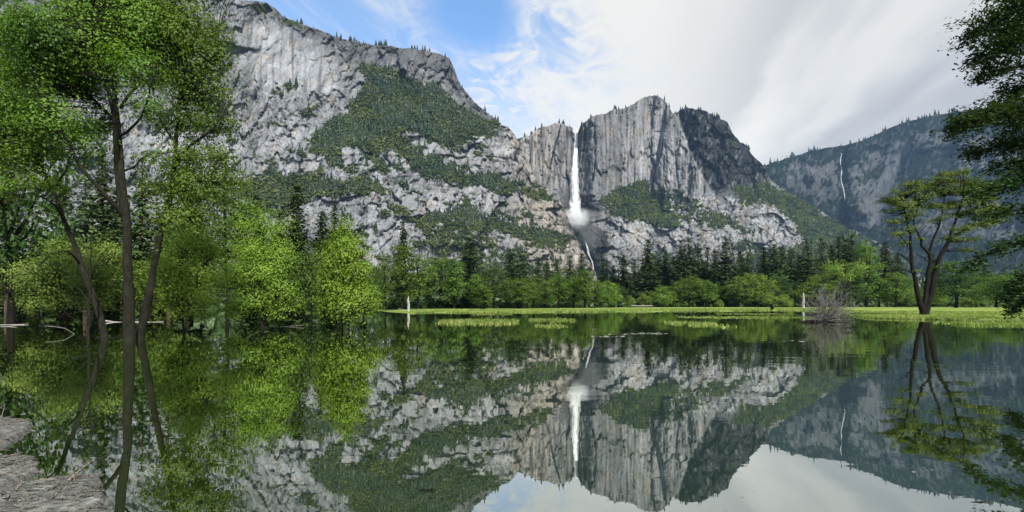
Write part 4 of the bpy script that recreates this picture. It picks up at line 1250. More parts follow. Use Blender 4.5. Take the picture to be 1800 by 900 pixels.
# ------------------------------------------------------------------ forest trees: a few kinds, each copied with its parts
def fir_proto(seed, rad=0.14, whorls=30, base=0.06, droop=0.25, jag=0.25, barkm='pine'):
    r = np.random.RandomState(seed)
    g = Geo(); gt = Geo()
    V, Q = tube([(0, 0, -0.03), (0, 0, 0.4), (0, 0, 0.99)], [0.017, 0.011, 0.002], 7); gt.add(V, Q)
    for k in range(whorls):
        t = (k + r.rand() * 0.8) / whorls
        z = base + (1 - base) * t
        R = rad * ((1 - t) ** 0.85 + 0.03) * (0.75 + 0.35 * min(1, t * 6)) 
        nb = 7 if t < 0.75 else 5
        a0 = r.rand() * 6.28
        for b in range(nb):
            if r.rand() < 0.12: continue
            a = a0 + b * 6.28 / nb + r.normal() * 0.25
            L = R * (1 - jag + 2 * jag * r.rand())
            d = np.array((math.cos(a), math.sin(a), 0.0))
            ns = max(2, int(5 * (0.4 + 0.6 * (1 - t))))
            for s in range(ns):
                f = (s + 0.7) / ns
                c = d * L * f + np.array((0, 0, z - droop * L * f + 0.10 * L * f * f))
                k2 = 6
                cc = c + r.normal(size=(k2, 3)) * np.array((0.013, 0.013, 0.010)) * (1 + 2 * (1 - t))
                sz = 0.024 * (0.6 + 0.7 * (1 - t))
                V, Q = leaves(cc, sz * 1.5, r, 1.2, np.tile(d, (k2, 1)), 0.3, 0.55, 0.25)
                g.add(V, Q)
    return (gt.mesh('trunk', MB[barkm], True), g.mesh('crown', ML['pine'], False))


def oak_proto(seed, leafm, lobes, leaf=0.034, dens=1.0, trunk_h=0.28, tr=0.022, spread=0.26):
    """broadleaf tree one unit high: lobes are (x, y, z, r, flat)"""
    r = np.random.RandomState(seed)
    g = Geo(); gt = Geo()
    V, Q = tube(smooth_path([(0, 0, -0.03), (0.01, 0, trunk_h * .6), (0.0, 0.01, trunk_h * 1.4), (0.015, 0, 0.75)], 4), np.linspace(tr, tr * .25, 13), 7); gt.add(V, Q)
    for (x, y, z, R, fl) in lobes:
        pth = smooth_path([(0, 0, trunk_h + 0.25 * (z - trunk_h) * r.rand()), (x * .45, y * .45, z * .7), (x, y, z)], 3)
        V, Q = tube(pth, np.linspace(tr * .5, tr * .12, len(pth)), 5); gt.add(V, Q)
        nc = max(5, int(26 * dens * (R / 0.14) ** 2))
        d = r.normal(size=(nc, 3)); d /= np.linalg.norm(d, axis=1)[:, None]
        cc = np.array((x, y, z)) + d * R * np.array((1, 1, fl)) * (0.45 + 0.6 * r.rand(nc, 1) ** .6)
        for c, dd in zip(cc, d):
            k = int(14 * (0.5 + r.rand()))
            off = r.normal(size=(k, 3)) * 0.030 * np.array((1, 1, .7))
            V, Q = leaves(c + off, leaf * .75, r, 0.6, off / 0.05 + dd * .6, 0.6, 0.7, 0.1); g.add(V, Q)
    return (gt.mesh('trunk', MB['dark'], True), g.mesh('crown', ML[leafm], False))


def lobes_round(seed, n, w, z0, z1, R):
    r = np.random.RandomState(seed)
    out = []
    for i in range(n):
        t = (i + r.rand()) / n
        z = z0 + (z1 - z0) * t
        ww = w * math.sqrt(max(0.05, 1 - (2 * t - 0.9) ** 2)) 
        a = i * 2.4 + r.rand()
        out.append((ww * math.cos(a), ww * math.sin(a), z, R * (0.75 + 0.5 * r.rand()) * (1 - 0.25 * t), 0.8))
    return out


PR = {'fir': [fir_proto(s, rd, wh, bs, dr) for s, rd, wh, bs, dr in ((1, .13, 32, .05, .3), (2, .105, 34, .04, .35), (3, .15, 28, .10, .25), (4, .12, 30, .16, .3))],
      'pine': [fir_proto(s, rd, wh, bs, dr, .4) for s, rd, wh, bs, dr in ((11, .19, 20, .22, .1), (12, .17, 18, .30, .05))],
      'round': [oak_proto(s, 'far_oak', lobes_round(s, 13, .20, .30, .88, .15)) for s in (21, 22, 23)],
      'tall': [oak_proto(s, 'far_oak', lobes_round(s, 14, .10, .22, .93, .095), dens=1.5) for s in (31, 32, 33)],
      'light': [oak_proto(s, 'far_light', lobes_round(s, 12, .22, .24, .84, .17), trunk_h=.16) for s in (41, 42, 43)],
      'dark': [oak_proto(s, 'far_dark', lobes_round(s, 13, .21, .28, .88, .15)) for s in (51, 52)],
      'bush': [oak_proto(s, 'far_light', lobes_round(s, 11, .30, .16, .76, .22), trunk_h=.08, leaf=.05) for s in (61, 62)],
      'umbrella': [oak_proto(71, 'far_light', [(-.30, 0, .62, .14, .6), (-.12, .1, .78, .16, .6), (.12, -.1, .84, .15, .6), (.30, .05, .70, .14, .6), (0, .2, .70, .14, .6), (.05, -.22, .66, .14, .6), (-.2, -.15, .56, .12, .6), (.22, .18, .56, .12, .6)], trunk_h=.34)]}
WREF = {'fir': .205, 'pine': .36, 'round': .56, 'tall': .36, 'light': .62, 'dark': .58, 'bush': .90, 'umbrella': .86}
NAME = {'fir': 'fir_tree', 'pine': 'pine_tree', 'round': 'broadleaf_tree', 'tall': 'broadleaf_tree', 'light': 'broadleaf_tree', 'dark': 'broadleaf_tree', 'bush': 'bush', 'umbrella': 'broadleaf_tree'}
GRP = {'fir': 'conifers of the valley forest', 'pine': 'conifers of the valley forest', 'bush': 'bushes along the meadow edge'}
rf = np.random.RandomState(3)
cnt = {}
def forest_tree(kind, px, top, wpx, Y, label, group=None, leafm=None):
    X = (px - 900) / F * Y
    z = float(ground_z(X, Y))
    zb = min(z, 0.15) if Y < 140 else z
    zb = max(zb, -0.3) - 0.05
    h = CAMH + (HZ - top) / F * Y - zb
    i = cnt.get(kind, 0); cnt[kind] = i + 1
    tm, cm = PR[kind][i % len(PR[kind])]
    root = link(NAME[kind], None, loc=(X, Y, zb), label=label, cat='bush' if kind == 'bush' else 'tree', group=group or GRP.get(kind, 'broadleaf trees along the lake'))
    s = (wpx / F * Y) / WREF[kind]
    root.scale = (s, s, h)
    root.rotation_euler = (0, 0, rf.rand() * 6.28)
    link('trunk', tm, root)
    c = link('crown', cm, root)
    return root

FOREST = [
    # left background, seen through the cottonwood trunks
    ('pine', 12, 260, 90, 72, 'shaded conifer at the left picture edge with a bare lower trunk'),
    ('pine', 66, 372, 80, 84, 'olive conifer rising behind the left leaning trunk'),
    ('fir', 112, 330, 60, 100, 'dim conifer in the gap left of the slender dead sapling'),
    ('pine', 150, 286, 80, 78, 'conifer with a pale bare trunk just right of the slender dead sapling'),
    ('fir', 180, 262, 60, 88, 'tall dim conifer directly behind the dead sapling and the straight trunk'),
    ('pine', 250, 278, 80, 92, 'conifer filling the gap between the straight and right leaning trunks'),
    ('fir', 205, 330, 56, 110, 'lower dim conifer behind the straight cottonwood trunk'),
    ('pine', 296, 300, 80, 96, 'conifer behind the right leaning cottonwood trunk'),
    ('light', 40, 440, 90, 80, 'pale low broadleaf tree on the far bank at the left edge'),
    ('light', 200, 450, 110, 85, 'light green broadleaf tree on the far bank behind the straight cottonwood'),
    ('light', 262, 450, 110, 84, 'light green broadleaf tree on the far bank behind the right leaning cottonwood'),
    ('fir', 335, 300, 60, 120, 'dark conifer tip above the wide soft green cottonwood, left one'),
    ('fir', 450, 345, 56, 130, 'dark conifer showing above the bushy bright cottonwood, left of the tallest one'),
    ('fir', 522, 326, 62, 110, 'tall dark conifer rising between the two bright round trees'),
    ('fir', 492, 372, 48, 120, 'lower dark conifer just left of the tall one between the bright trees'),
    ('fir', 566, 372, 52, 125, 'dark conifer against the cliff just left of the round young cottonwood'),
    ('fir', 588, 360, 44, 140, 'dark conifer tip directly behind the round young cottonwood'),
    ('dark', 640, 450, 60, 150, 'dark broadleaf tree close behind the right side of the round young cottonwood'),
    ('round', 520, 420, 80, 128, 'green broadleaf tree behind the bushy bright cottonwood, right side'),
    ('dark', 460, 440, 100, 140, 'dark broadleaf mass behind the bushy bright cottonwood'),
    ('dark', 18, 120, 170, 46, 'tall shaded oak at the top left corner behind the left leaning cottonwood'),
    ('round', 330, 370, 90, 80, 'soft green tree on the far bank behind the drooping willow'),
    ('round', 110, 400, 90, 80, 'soft green tree on the far bank behind the willow thicket'),
    ('round', 160, 400, 110, 80, 'soft green tree on the far bank behind the dead sapling'),
    ('fir', 20, 400, 60, 110, 'dim conifer low on the far bank at the left edge'),
    ('fir', 88, 410, 50, 120, 'dim conifer low on the far bank behind the willow thicket'),
    ('fir', 230, 400, 50, 118, 'dim low conifer right behind the straight cottonwood trunk'),
    ('fir', 282, 400, 50, 122, 'dim low conifer behind the right leaning cottonwood trunk'),
    # grove left of the waterfall foot
    ('round', 678, 448, 54, 158, 'leafy tree at the left end of the grove, left of the white snag'),
    ('fir', 708, 389, 34, 215, 'lone conifer tip poking out above the grove over the white snag'),
    ('tall', 706, 420, 62, 165, 'tallest leafy tree of the left grove, directly behind the white snag'),
    ('tall', 735, 442, 48, 172, 'slim leafy tree just right of the white snag'),
    ('tall', 752, 452, 40, 190, 'slim leafy tree second right of the white snag'),
    ('tall', 774, 446, 50, 180, 'leafy tree with a bare dark trunk midway between the snag and the tall dark conifer'),
    ('tall', 799, 450, 46, 178, 'leafy tree just left of the tall dark conifer in the left grove'),
    ('fir', 826, 416, 52, 195, 'tall dark conifer standing in the left grove, highest there'),
    ('tall', 838, 480, 40, 180, 'low pale leafy tree at the foot of the tall dark conifer'),
    ('dark', 868, 462, 66, 186, 'dark rounded oak right of the tall dark conifer'),
    ('tall', 852, 500, 36, 176, 'low leafy tree in front of the dark rounded oak'),
    ('fir', 898, 438, 36, 240, 'pointed conifer, left of the close pair above the grove'),
    ('pine', 914, 442, 62, 205, 'broad dark pine, right of the close pair above the grove'),
    ('round', 912, 484, 60, 190, 'brownish green tree under the broad dark pine'),
    ('tall', 938, 482, 38, 198, 'leafy tree just right of the broad dark pine'),
    ('fir', 946, 452, 26, 300, 'small conifer tip between the broad dark pine and the waterfall gorge, first from the left'),
    ('fir', 962, 454, 24, 310, 'small conifer tip before the gorge, second from the left'),
    ('fir', 979, 456, 24, 305, 'small conifer tip before the gorge, third from the left'),
    ('fir', 1002, 450, 28, 300, 'small conifer tip before the gorge, fourth and taller'),
    ('fir', 1022, 446, 28, 310, 'conifer tip closest to the lower cascade, left side'),
    ('tall', 958, 492, 40, 205, 'bushy leafy tree left of the gorge, shorter than its right neighbour'),
    ('round', 982, 476, 48, 212, 'dark green leafy tree below the gorge, with lighter lower leaves'),
    ('tall', 1008, 482, 36, 220, 'narrow leafy tree below the gorge between two fuller ones'),
    ('tall', 1028, 470, 42, 214, 'tall full leafy tree directly below the lower cascade'),
    ('tall', 1046, 490, 32, 222, 'light leafy column just right of the lower cascade'),
    ('light', 1070, 488, 40, 235, 'light rounded tree right of the leafy column below the gorge'),
    ('dark', 1088, 500, 42, 250, 'dark rounded tree behind the three small round bushes, left one'),
    ('fir', 1060, 455, 30, 330, 'hazy conifer right of the lower cascade, left of two'),
    ('fir', 1078, 466, 30, 320, 'lower hazy conifer filling the gap right of the cascade'),
    ('fir', 1096, 448, 34, 310, 'hazy conifer right of the lower cascade, right of two'),
    ('fir', 1116, 458, 30, 320, 'slim conifer just left of the big pointed conifer'),
    # conifer row under the pillar
    ('fir', 1139, 421, 46, 285, 'big pointed conifer at the left end of the conifer row under the granite pillar'),
    ('fir', 1158, 456, 34, 320, 'low conifer tucked right beside the big pointed conifer'),
    ('fir', 1170, 444, 32, 315, 'conifer second right of the big pointed conifer'),
    ('fir', 1184, 452, 30, 325, 'low conifer between the second and the twin tall conifers'),
    ('fir', 1197, 422, 34, 300, 'left one of the twin tall conifers in the middle of the row'),
    ('fir', 1211, 418, 36, 300, 'right one of the twin tall conifers in the middle of the row'),
    ('fir', 1227, 428, 34, 305, 'conifer just right of the twin tall conifers'),
    ('fir', 1243, 435, 32, 310, 'slim conifer midway between the twin conifers and the tallest of the row'),
    ('fir', 1257, 440, 30, 312, 'slim conifer just left of the tallest of the row'),
    ('fir', 1276, 415, 44, 290, 'tallest conifer of the row, with a thin spire against the cliff'),
    ('fir', 1302, 441, 36, 305, 'broad conifer right of the tallest, left of a close pair'),
    ('fir', 1314, 444, 32, 312, 'broad conifer right of the tallest, right of a close pair'),
    ('fir', 1342, 434, 34, 305, 'conifer behind the large light tree at the meadow edge'),
    ('fir', 1360, 429, 40, 300, 'dense conifer behind the right side of the large light tree'),
    ('fir', 1374, 434, 34, 308, 'conifer just right of the dense one behind the large light tree'),
    ('fir', 1390, 440, 34, 315, 'hazy conifer left of the white stub by the dead bush'),
    ('fir', 1404, 450, 34, 322, 'lowest hazy conifer above the white stub by the dead bush'),
    ('fir', 1419, 422, 38, 300, 'pointed conifer above the left half of the dead bush'),
    ('pine', 1445, 418, 48, 310, 'broad dark conifer directly above the dead bush'),
    ('fir', 1462, 430, 34, 318, 'conifer above the right half of the dead bush'),
    ('fir', 1474, 416, 34, 315, 'conifer over the flat-topped pale tree, left of three'),
    ('fir', 1486, 420, 32, 318, 'conifer over the flat-topped pale tree, middle of three'),
    ('fir', 1497, 411, 38, 310, 'conifer over the flat-topped pale tree, right and tallest of three'),
    ('fir', 1556, 425, 36, 320, 'dark conifer just left of the elm crown'),
    ('fir', 1578, 445, 32, 340, 'hazy conifer under the left side of the elm crown'),
    # broadleaf trees along the far meadow edge
    ('bush', 1107, 517, 24, 262, 'small round bush, leftmost of three along the meadow edge'),
    ('bush', 1134, 513, 27, 262, 'small round bush, middle one of three along the meadow edge'),
    ('light', 1165, 500, 44, 265, 'light rounded tree, largest of the small ones along the meadow edge'),
    ('round', 1212, 482, 56, 270, 'full green tree under the twin conifers'),
    ('round', 1240, 488, 46, 268, 'green tree with a bright right side next to the full one under the twin conifers'),
    ('bush', 1264, 525, 16, 268, 'tiny low bush on the grass between two full trees'),
    ('round', 1286, 492, 40, 280, 'hazy tree with a light right edge below the tallest conifer'),
    ('light', 1312, 476, 54, 275, 'large light tree at the meadow edge, left half of the biggest clump'),
    ('light', 1338, 474, 48, 272, 'large light tree at the meadow edge, right half of the biggest clump'),
    ('dark', 1366, 478, 44, 282, 'dark tree right of the biggest light clump'),
    ('bush', 1356, 516, 34, 262, 'low shrub in front of the dark tree, left of a pair'),
    ('bush', 1376, 515, 34, 260, 'low shrub in front of the dark tree, right of a pair'),
    ('dark', 1398, 492, 44, 290, 'dark tree behind the white stub'),
    ('light', 1440, 480, 70, 268, 'spreading light tree behind the dead bush'),
    ('umbrella', 1485, 448, 92, 262, 'flat-topped pale tree with open branches right of the dead bush'),
    ('tall', 1524, 420, 56, 268, 'tall yellow-green tree just right of the flat-topped pale one'),
    ('dark', 1505, 496, 36, 258, 'dark round tree below the tall yellow-green one'),
    ('round', 1545, 484, 44, 270, 'soft green tree between the tall yellow-green one and the elm'),
    ('round', 1574, 474, 54, 266, 'soft green rounded tree just left of the elm stems'),
    ('light', 1592, 500, 40, 290, 'pale tree seen left of the elm base'),
    ('dark', 1680, 452, 84, 225, 'big dark round tree on a single trunk right of the elm stems'),
    ('light', 1640, 500, 44, 290, 'pale leafy tree seen between the elm stems and the big dark round tree'),
    ('light', 1716, 498, 54, 270, 'pale leafy tree right of the big dark round tree'),
    ('round', 1752, 478, 56, 255, 'green tree below the hanging oak boughs, left of two'),
    ('round', 1790, 470, 60, 240, 'green tree below the hanging oak boughs, right of two'),
    ('dark', 1840, 470, 80, 230, 'dark tree at the right picture edge below the oak boughs'),
    ('bush', 1704, 522, 30, 250, 'low round shrub on the grass right of the big dark tree'),
    ('fir', 1640, 446, 34, 350, 'hazy conifer seen through the elm stems'),
    ('fir', 1730, 450, 34, 350, 'hazy conifer seen under the right side of the elm crown'),
]
for k, px, top, w_, Y, lab in FOREST:
    forest_tree(k, px, top, w_, Y, lab)

# closing belt of trees deeper in the forest, one mass
g = Geo()
rb = np.random.RandomState(19)
c = []; h = []
for i in range(620):
    Y = 345 + 260 * rb.rand()
    px = -60 + 2000 * rb.rand()
    if 1030 < px < 1052: continue
    top = np.interp(px, [0, 600, 700, 900, 1040, 1140, 1300, 1500, 1600, 1900], [440, 470, 472, 480, 480, 468, 464, 456, 478, 470]) + 26 * rb.rand()
    X = (px - 900) / F * Y
    z = float(ground_z(X, Y)) - 0.5
    c.append((X, Y, z)); h.append(CAMH + (HZ - top) / F * Y - z)
c = np.array(c); h = np.array(h)
V, T = tier_fir(c, h, h * (0.13 + 0.05 * rb.rand(len(h))), rb, 9, 6)
g.add(V, T=T)
link('forest', g.mesh('forest', ML['pine']), label='distant mass of conifers closing the forest behind the meadow trees', cat='forest', kind='stuff')
# undergrowth that closes the foot of the forest
c = []; s = []
for i in range(2600):
    px = -80 + 2000 * rb.rand()
    Y0 = np.interp(px, [0, 640, 700, 850, 1050, 1100, 1400, 1900], [200, 190, 172, 205, 235, 285, 290, 290])
    Y = Y0 + 50 * rb.rand()
    X = (px - 900) / F * Y
    c.append((X, Y, float(ground_z(X, Y)) + 0.5 + 2.2 * rb.rand() ** 2)); s.append(1.6 + 2.4 * rb.rand())
V, Q = shrub_geo(np.array(c), np.array(s), rb, 22, 0.6)
link('undergrowth', np_mesh('undergrowth', V, Q, mats=[ML['far_dark']]), label='dark undergrowth at the foot of the forest', cat='undergrowth', kind='stuff')

# trees along the rims: copies of four small firs
sk = []
for i, (hh, rr) in enumerate(((1, .17), (1, .22), (1, .14), (1, .26))):
    V, T = tier_fir(np.zeros((1, 3)), np.array([1.0]), np.array([rr]), np.random.RandomState(200 + i), 7, 6)
    V2, Q2 = tube([(0, 0, -0.1), (0, 0, .5)], [.03, .02], 5)
    g = Geo(); g.add(V, T=T); g.add(V2, Q2)
    sk.append(g.mesh('skyline_tree', ML['mfir']))
rk = np.random.RandomState(29)
def rim(sh, xs, hpx, label, group):
    for px in xs:
        py = float(np.interp(px, *sh['top']))
        j = np.clip(np.searchsorted(sh['top'][0], px), 0, sh['px'].shape[1] - 1)
        Y = float(sh['Y'][-1, j]) * (1.004 + 0.004 * rk.rand())
        hh = hpx * (0.35 + 1.0 * rk.rand() ** 2.2) / F * Y
        o = link('skyline_tree', sk[rk.randint(4)], loc=P(px, py + 1.2, Y), label=label, cat='tree', group=group)
        o.scale = (hh, hh, hh); o.rotation_euler = (0, 0, rk.rand() * 6.28)
def jit(a, b, n, clump=0.0):
    x = rk.rand(n * 4)
    keep = rk.rand(n * 4) < 0.25 + 1.1 * fbm(x * (b - a) / 26, x * 0 + a, 3, 701)
    x = x[keep][:n]
    return a + (b - a) * np.sort(x)
rim(shA, np.concatenate([jit(400, 500, 8), jit(500, 560, 12), jit(560, 680, 34), jit(680, 790, 20), jit(800, 876, 12)]), 10, 'tiny dark pine on the skyline rim of the pale granite cliff', 'rim pines of the pale cliff')
rim(shB, np.concatenate([jit(902, 942, 14), jit(942, 1006, 14), jit(1018, 1130, 16), jit(1130, 1180, 10), jit(1186, 1345, 44)]), 8, 'tiny dark pine on the skyline rim above the waterfall wall and its pillar', 'rim pines of the waterfall wall')
rim(shC, np.concatenate([jit(1345, 1560, 56), jit(1560, 1860, 80)]), 9.5, 'tiny dark pine on the skyline of the far blue ridge', 'rim pines of the far ridge')
print('forest', round(time.time() - T0, 1))

# ------------------------------------------------------------------ snags, dead bush, logs, driftwood
def snag(px, py, top, wpx, Y, label, seed, kids=()):
    r = np.random.RandomState(seed)
    s = Y / F
    base = np.array(((px - 900) * s, Y, 0.0))
    h = (py - top) * s
    z = np.linspace(-0.3, h, 9)
    x = 0.05 * h * fbm(np.linspace(0, 2, 9), np.zeros(9) + seed, 2, 601)
    V, Q = tube(np.stack([x, 0 * x, z], -1), wpx * .5 * s * np.array([1.25, 1.15, 1.0, .95, .9, .8, .78, .62, .2]), 9, jitter=.3, rng=r)
    root = link('snag', None, loc=base, label=label, cat='dead tree')
    g = Geo(); g.add(V, Q)
    link('trunk', g.mesh('trunk', MB['white'], True), root)
    for (t, dx, dz) in kids:
        p0 = np.array((0, 0, h * t)); p1 = p0 + np.array((dx, 0.1, dz))
        V, Q = tube(smooth_path([p0, (p0 + p1) / 2 + np.array((0, 0, .1)), p1], 3), np.linspace(.10, .03, 7), 5)
        g = Geo(); g.add(V, Q); link('branch_stub', g.mesh('branch_stub', MB['white'], True), root)
snag(718, 546, 518, 4.6, 118, 'bare white snag standing in the water before the left grove', 5, ((.55, .5, .5), (.3, -.4, .3)))
snag(1412, 540, 512, 4, 230, 'thick white broken stub on the meadow behind the dead bush', 6, ((.7, .5, .4),))

def log(pts, Y, r0, r1, label, mat, seed, name='log', kids=()):
    V, Q, p = wood(pts, Y, r0, r1, seed, 8)
    base = p.mean(0); base[2] = 0.0
    g = Geo(); g.add(V, Q)
    # close the ends
    for k, i in ((0, 0), (1, len(p) - 1)):
        ring = V[i * 8:(i + 1) * 8]
        VV = np.vstack([ring, ring.mean(0)[None]])
        g.add(VV, T=np.array([(j, (j + 1) % 8, 8) for j in range(8)]))
    root = link(name, None, loc=base, label=label, cat='log')
    link('stem', g.mesh('stem', MB[mat], True, base), root)
    for q in kids:
        V, Q, p = wood(q, Y, r1 * .8, r1 * .2, seed + 1, 5)
        g = Geo(); g.add(V, Q); link('branch', g.mesh('branch', MB[mat], True, base), root)
log([(186, 564), (196, 565.4), (214, 567), (240, 565.6), (268, 566.4), (288, 565)], 52, .085, .03, 'long white fallen log lying in the water behind the three cottonwood trunks', 'white', 11)
log([(-20, 571), (10, 571.5), (30, 571), (50, 570)], 45, .06, .04, 'pale thin log floating at the left picture edge, the nearer piece', 'white', 12)
log([(2, 574.5), (16, 574), (30, 572.4)], 41.5, .035, .02, 'short pale stick floating just in front of the thin log at the left edge', 'white', 13)
log([(46, 548), (20, 549), (4, 549)], 118, .14, .10, 'bleached log on the far bank at the left edge', 'white', 14)
log([(70, 572), (84, 572), (96, 572)], 43, .05, .03, 'small grey log floating by the willow thicket', 'grey', 15)
log([(80, 573), (100, 575), (118, 579), (132, 588), (142, 592)], 31, .030, .015, 'crooked grey branch sticking out of the water left of the dead sapling', 'grey', 16, name='fallen_branch')
log([(146, 592), (128, 598), (112, 606)], 27, .025, .012, 'short dark branch dipping into the water beside the dead sapling', 'dark', 17, name='fallen_branch')
log([(166, 593), (180, 594.5), (200, 594), (214, 592)], 27.2, .035, .02, 'dark log lying between the straight and left leaning trunks', 'dark', 18)
log([(470, 574.5), (490, 575), (510, 573.5), (534, 571.5)], 41.5, .05, .03, 'pale log lying beside the trunk of the bushy bright cottonwood', 'grey', 19)
log([(738, 862), (752, 861.5), (768, 863)], 4.95, .012, .006, 'small dark twig floating alone in the middle foreground water', 'dark', 20, name='floating_twig', kids=([(752, 861.5), (747, 864), (742, 865)], [(756, 861), (764, 858.5)]))
log([(1705, 884), (1720, 882), (1738, 881)], 4.66, .008, .004, 'thin dark twig floating in the sky reflection near the right foreground corner', 'dark', 21, name='floating_twig')
log([(1604, 829), (1612, 831), (1622, 831)], 5.5, .007, .004, 'thin pale twig floating on the right foreground water', 'white', 22, name='floating_twig')
log([(1402, 568), (1420, 565), (1440, 564), (1470, 566)], 51.5, .17, .09, 'dark waterlogged log at the foot of the dead bush', 'dark', 23, kids=([(1440, 564), (1462, 560), (1490, 561)],))
log([(1418, 563), (1446, 561), (1476, 562)], 52.5, .10, .05, 'pale driftwood log lying under the stems of the dead bush', 'grey', 24)
log([(1110, 537.5), (1128, 537.8), (1148, 537.6)], 250, .22, .16, 'pale fallen log at the far meadow edge by the small round bushes', 'white', 25)
log([(700, 543), (714, 545), (730, 544.5)], 150, .16, .08, 'tangled pale log at the foot of the white snag', 'grey', 26)
log([(1356, 535), (1357, 540), (1357, 543)], 150, .42, .42, 'short dark stump standing on the meadow shore in front of the shrub pair', 'dark', 27, name='stump')

# dead bush: a fan of grey leafless stems
BY = 52.5
bs = BY / F
bb = P(1455, HZ + CAMH / BY * F, BY); bb[2] = 0.0
root = link('dead_bush', None, loc=bb, label='leafless grey bush fanning out of the water left of the elm', cat='bush')
r = np.random.RandomState(151)
g2 = Geo()
for k in range(64):
    a = r.rand() * 6.28; el = math.radians(10 + 68 * r.rand() ** .9)
    L = (2.1 + 2.5 * r.rand()) * (0.78 + .3 * math.sin(el))
    d = np.array((math.cos(a) * math.cos(el), math.sin(a) * math.cos(el) * .8, math.sin(el)))
    o = np.array((r.normal() * .35, r.normal() * .25, 0))
    pts = [o, o + d * L * .35 + r.normal(size=3) * .10, o + d * L * .7 + r.normal(size=3) * .2, o + d * L + np.array((d[0] * .4, 0, -.30 * math.cos(el) * r.rand()))]
    p = smooth_path(pts, 4)
    V, Q = tube(p, np.linspace(.028 + .026 * r.rand(), .008, len(p)), 5)
    g = Geo(); g.add(V, Q); link('stem', g.mesh('stem', MB['bush'], True), root)
    for q in range(8):
        i = r.randint(3, len(p) - 1)
        e = d * .5 + r.normal(size=3) * .55; e /= np.linalg.norm(e)
        l = .4 + .8 * r.rand()
        pp = smooth_path([p[i], p[i] + e * l * .5 + r.normal(size=3) * .07, p[i] + e * l], 3)
        pp[:, 2] = np.maximum(pp[:, 2], .02)
        V, Q = tube(pp, np.linspace(.013, .005, len(pp)), 4); g2.add(V, Q)
        for w2 in range(2):
            e2 = e + r.normal(size=3) * .6; e2 /= np.linalg.norm(e2)
            b0 = pp[r.randint(2, len(pp))]
            pq = np.array([b0, b0 + e2 * (.2 + .35 * r.rand())]); pq[:, 2] = np.maximum(pq[:, 2], .02)
            V, Q = tube(pq, [.007, .004], 3); g2.add(V, Q)
link('twigs', g2.mesh('twigs', MB['bush'], True), root)

# foreground rafts of bark and driftwood, lower left
def raft(poly, hgt, label, seed, chips, twigs):
    poly = np.array(poly, float)
    Yp = CAMH * F / (poly[:, 1] - HZ)
    W = np.stack([(poly[:, 0] - 900) / F * Yp, Yp], -1)
    base = np.array((*W.mean(0), 0.0))
    lo = W.min(0) - .05; hi = W.max(0) + .05
    nx = int((hi[0] - lo[0]) / .012); ny = int((hi[1] - lo[1]) / .012)
    nx = min(nx, 330); ny = min(ny, 330)
    gx, gy = np.meshgrid(np.linspace(lo[0], hi[0], nx), np.linspace(lo[1], hi[1], ny))
    wx = gx + .05 * fbm(gx * 7, gy * 7, 4, seed); wy = gy + .05 * fbm(gx * 7, gy * 7, 4, seed + 5)
    m = inpoly(wx, wy, [tuple(q) for q in W]).astype(float)
    e = blur(blur(m, 7, 0), 7, 1)
    u = gx * .93 + gy * .36; v = -gx * .36 + gy * .93
    fib = ridged(u * 3.0, v * 26, 4, seed + 9) * .5 + fbm(u * 14, v * 60, 3, seed + 13) * .35 + fbm(gx * 4, gy * 4, 3, seed + 17) * .9
    z = -.05 + sstep(.25, .9, e) * (.075 + hgt * (.35 + .65 * sstep(0.4, 1.0, e))) + (e > .3) * fib * .017
    idx = np.arange(nx * ny).reshape(ny, nx)
    Q = np.stack([idx[:-1, :-1], idx[:-1, 1:], idx[1:, 1:], idx[1:, :-1]], -1).reshape(-1, 4)
    keep = (e.ravel()[Q] > .12).any(1)
    V = np.stack([gx - base[0], gy - base[1], z], -1).reshape(-1, 3)
    used = np.unique(Q[keep]); mp = np.full(len(V), -1); mp[used] = np.arange(len(used))
    root = link('driftwood', None, loc=base, label=label, cat='driftwood')
    link('bark', np_mesh('bark', V[used], mp[Q[keep]], smooth=True, mats=[M_drift]), root)
    r = np.random.RandomState(seed)
    jj = np.argwhere(e > .6)
    g = Geo()
    for k in range(chips):
        i, j = jj[r.randint(len(jj))]
        c = np.array((gx[i, j] - base[0], gy[i, j] - base[1], z[i, j] + .006))
        a = .35 + r.normal() * .5
        t = np.array((math.cos(a), math.sin(a), r.normal() * .18)); n_ = np.array((-t[1], t[0], r.normal() * .3))
        l, w_ = .02 + .07 * r.rand() ** 2, .005 + .012 * r.rand()
        up = np.array((0, 0, .004 + .006 * r.rand()))
        V = np.array([c - t * l - n_ * w_, c + t * l - n_ * w_ * .3, c + t * l * 1.05 + n_ * w_ * .5, c - t * l * .8 + n_ * w_])
        V = np.vstack([V, V + up])
        g.add(V, np.array([(0, 1, 5, 4), (1, 2, 6, 5), (2, 3, 7, 6), (3, 0, 4, 7), (4, 5, 6, 7)]))
    o = link('bark_chips', g.mesh('bark_chips', M_chip), root); o['kind'] = 'stuff'
    for (a, b, rr) in twigs:
        Ya, Yb = CAMH * F / (a[1] - HZ), CAMH * F / (b[1] - HZ)
        A = np.array(((a[0] - 900) / F * Ya, Ya, hgt + .05)); B = np.array(((b[0] - 900) / F * Yb, Yb, hgt + (b[2] if len(b) > 2 else .06)))
        p = smooth_path([A - base, (A + B) / 2 - base + r.normal(size=3) * .012, B - base], 4)
        V, Q = tube(p, np.linspace(rr, rr * .4, len(p)), 6)
        g = Geo(); g.add(V, Q); link('twig', g.mesh('twig', MB['drift'], True), root)

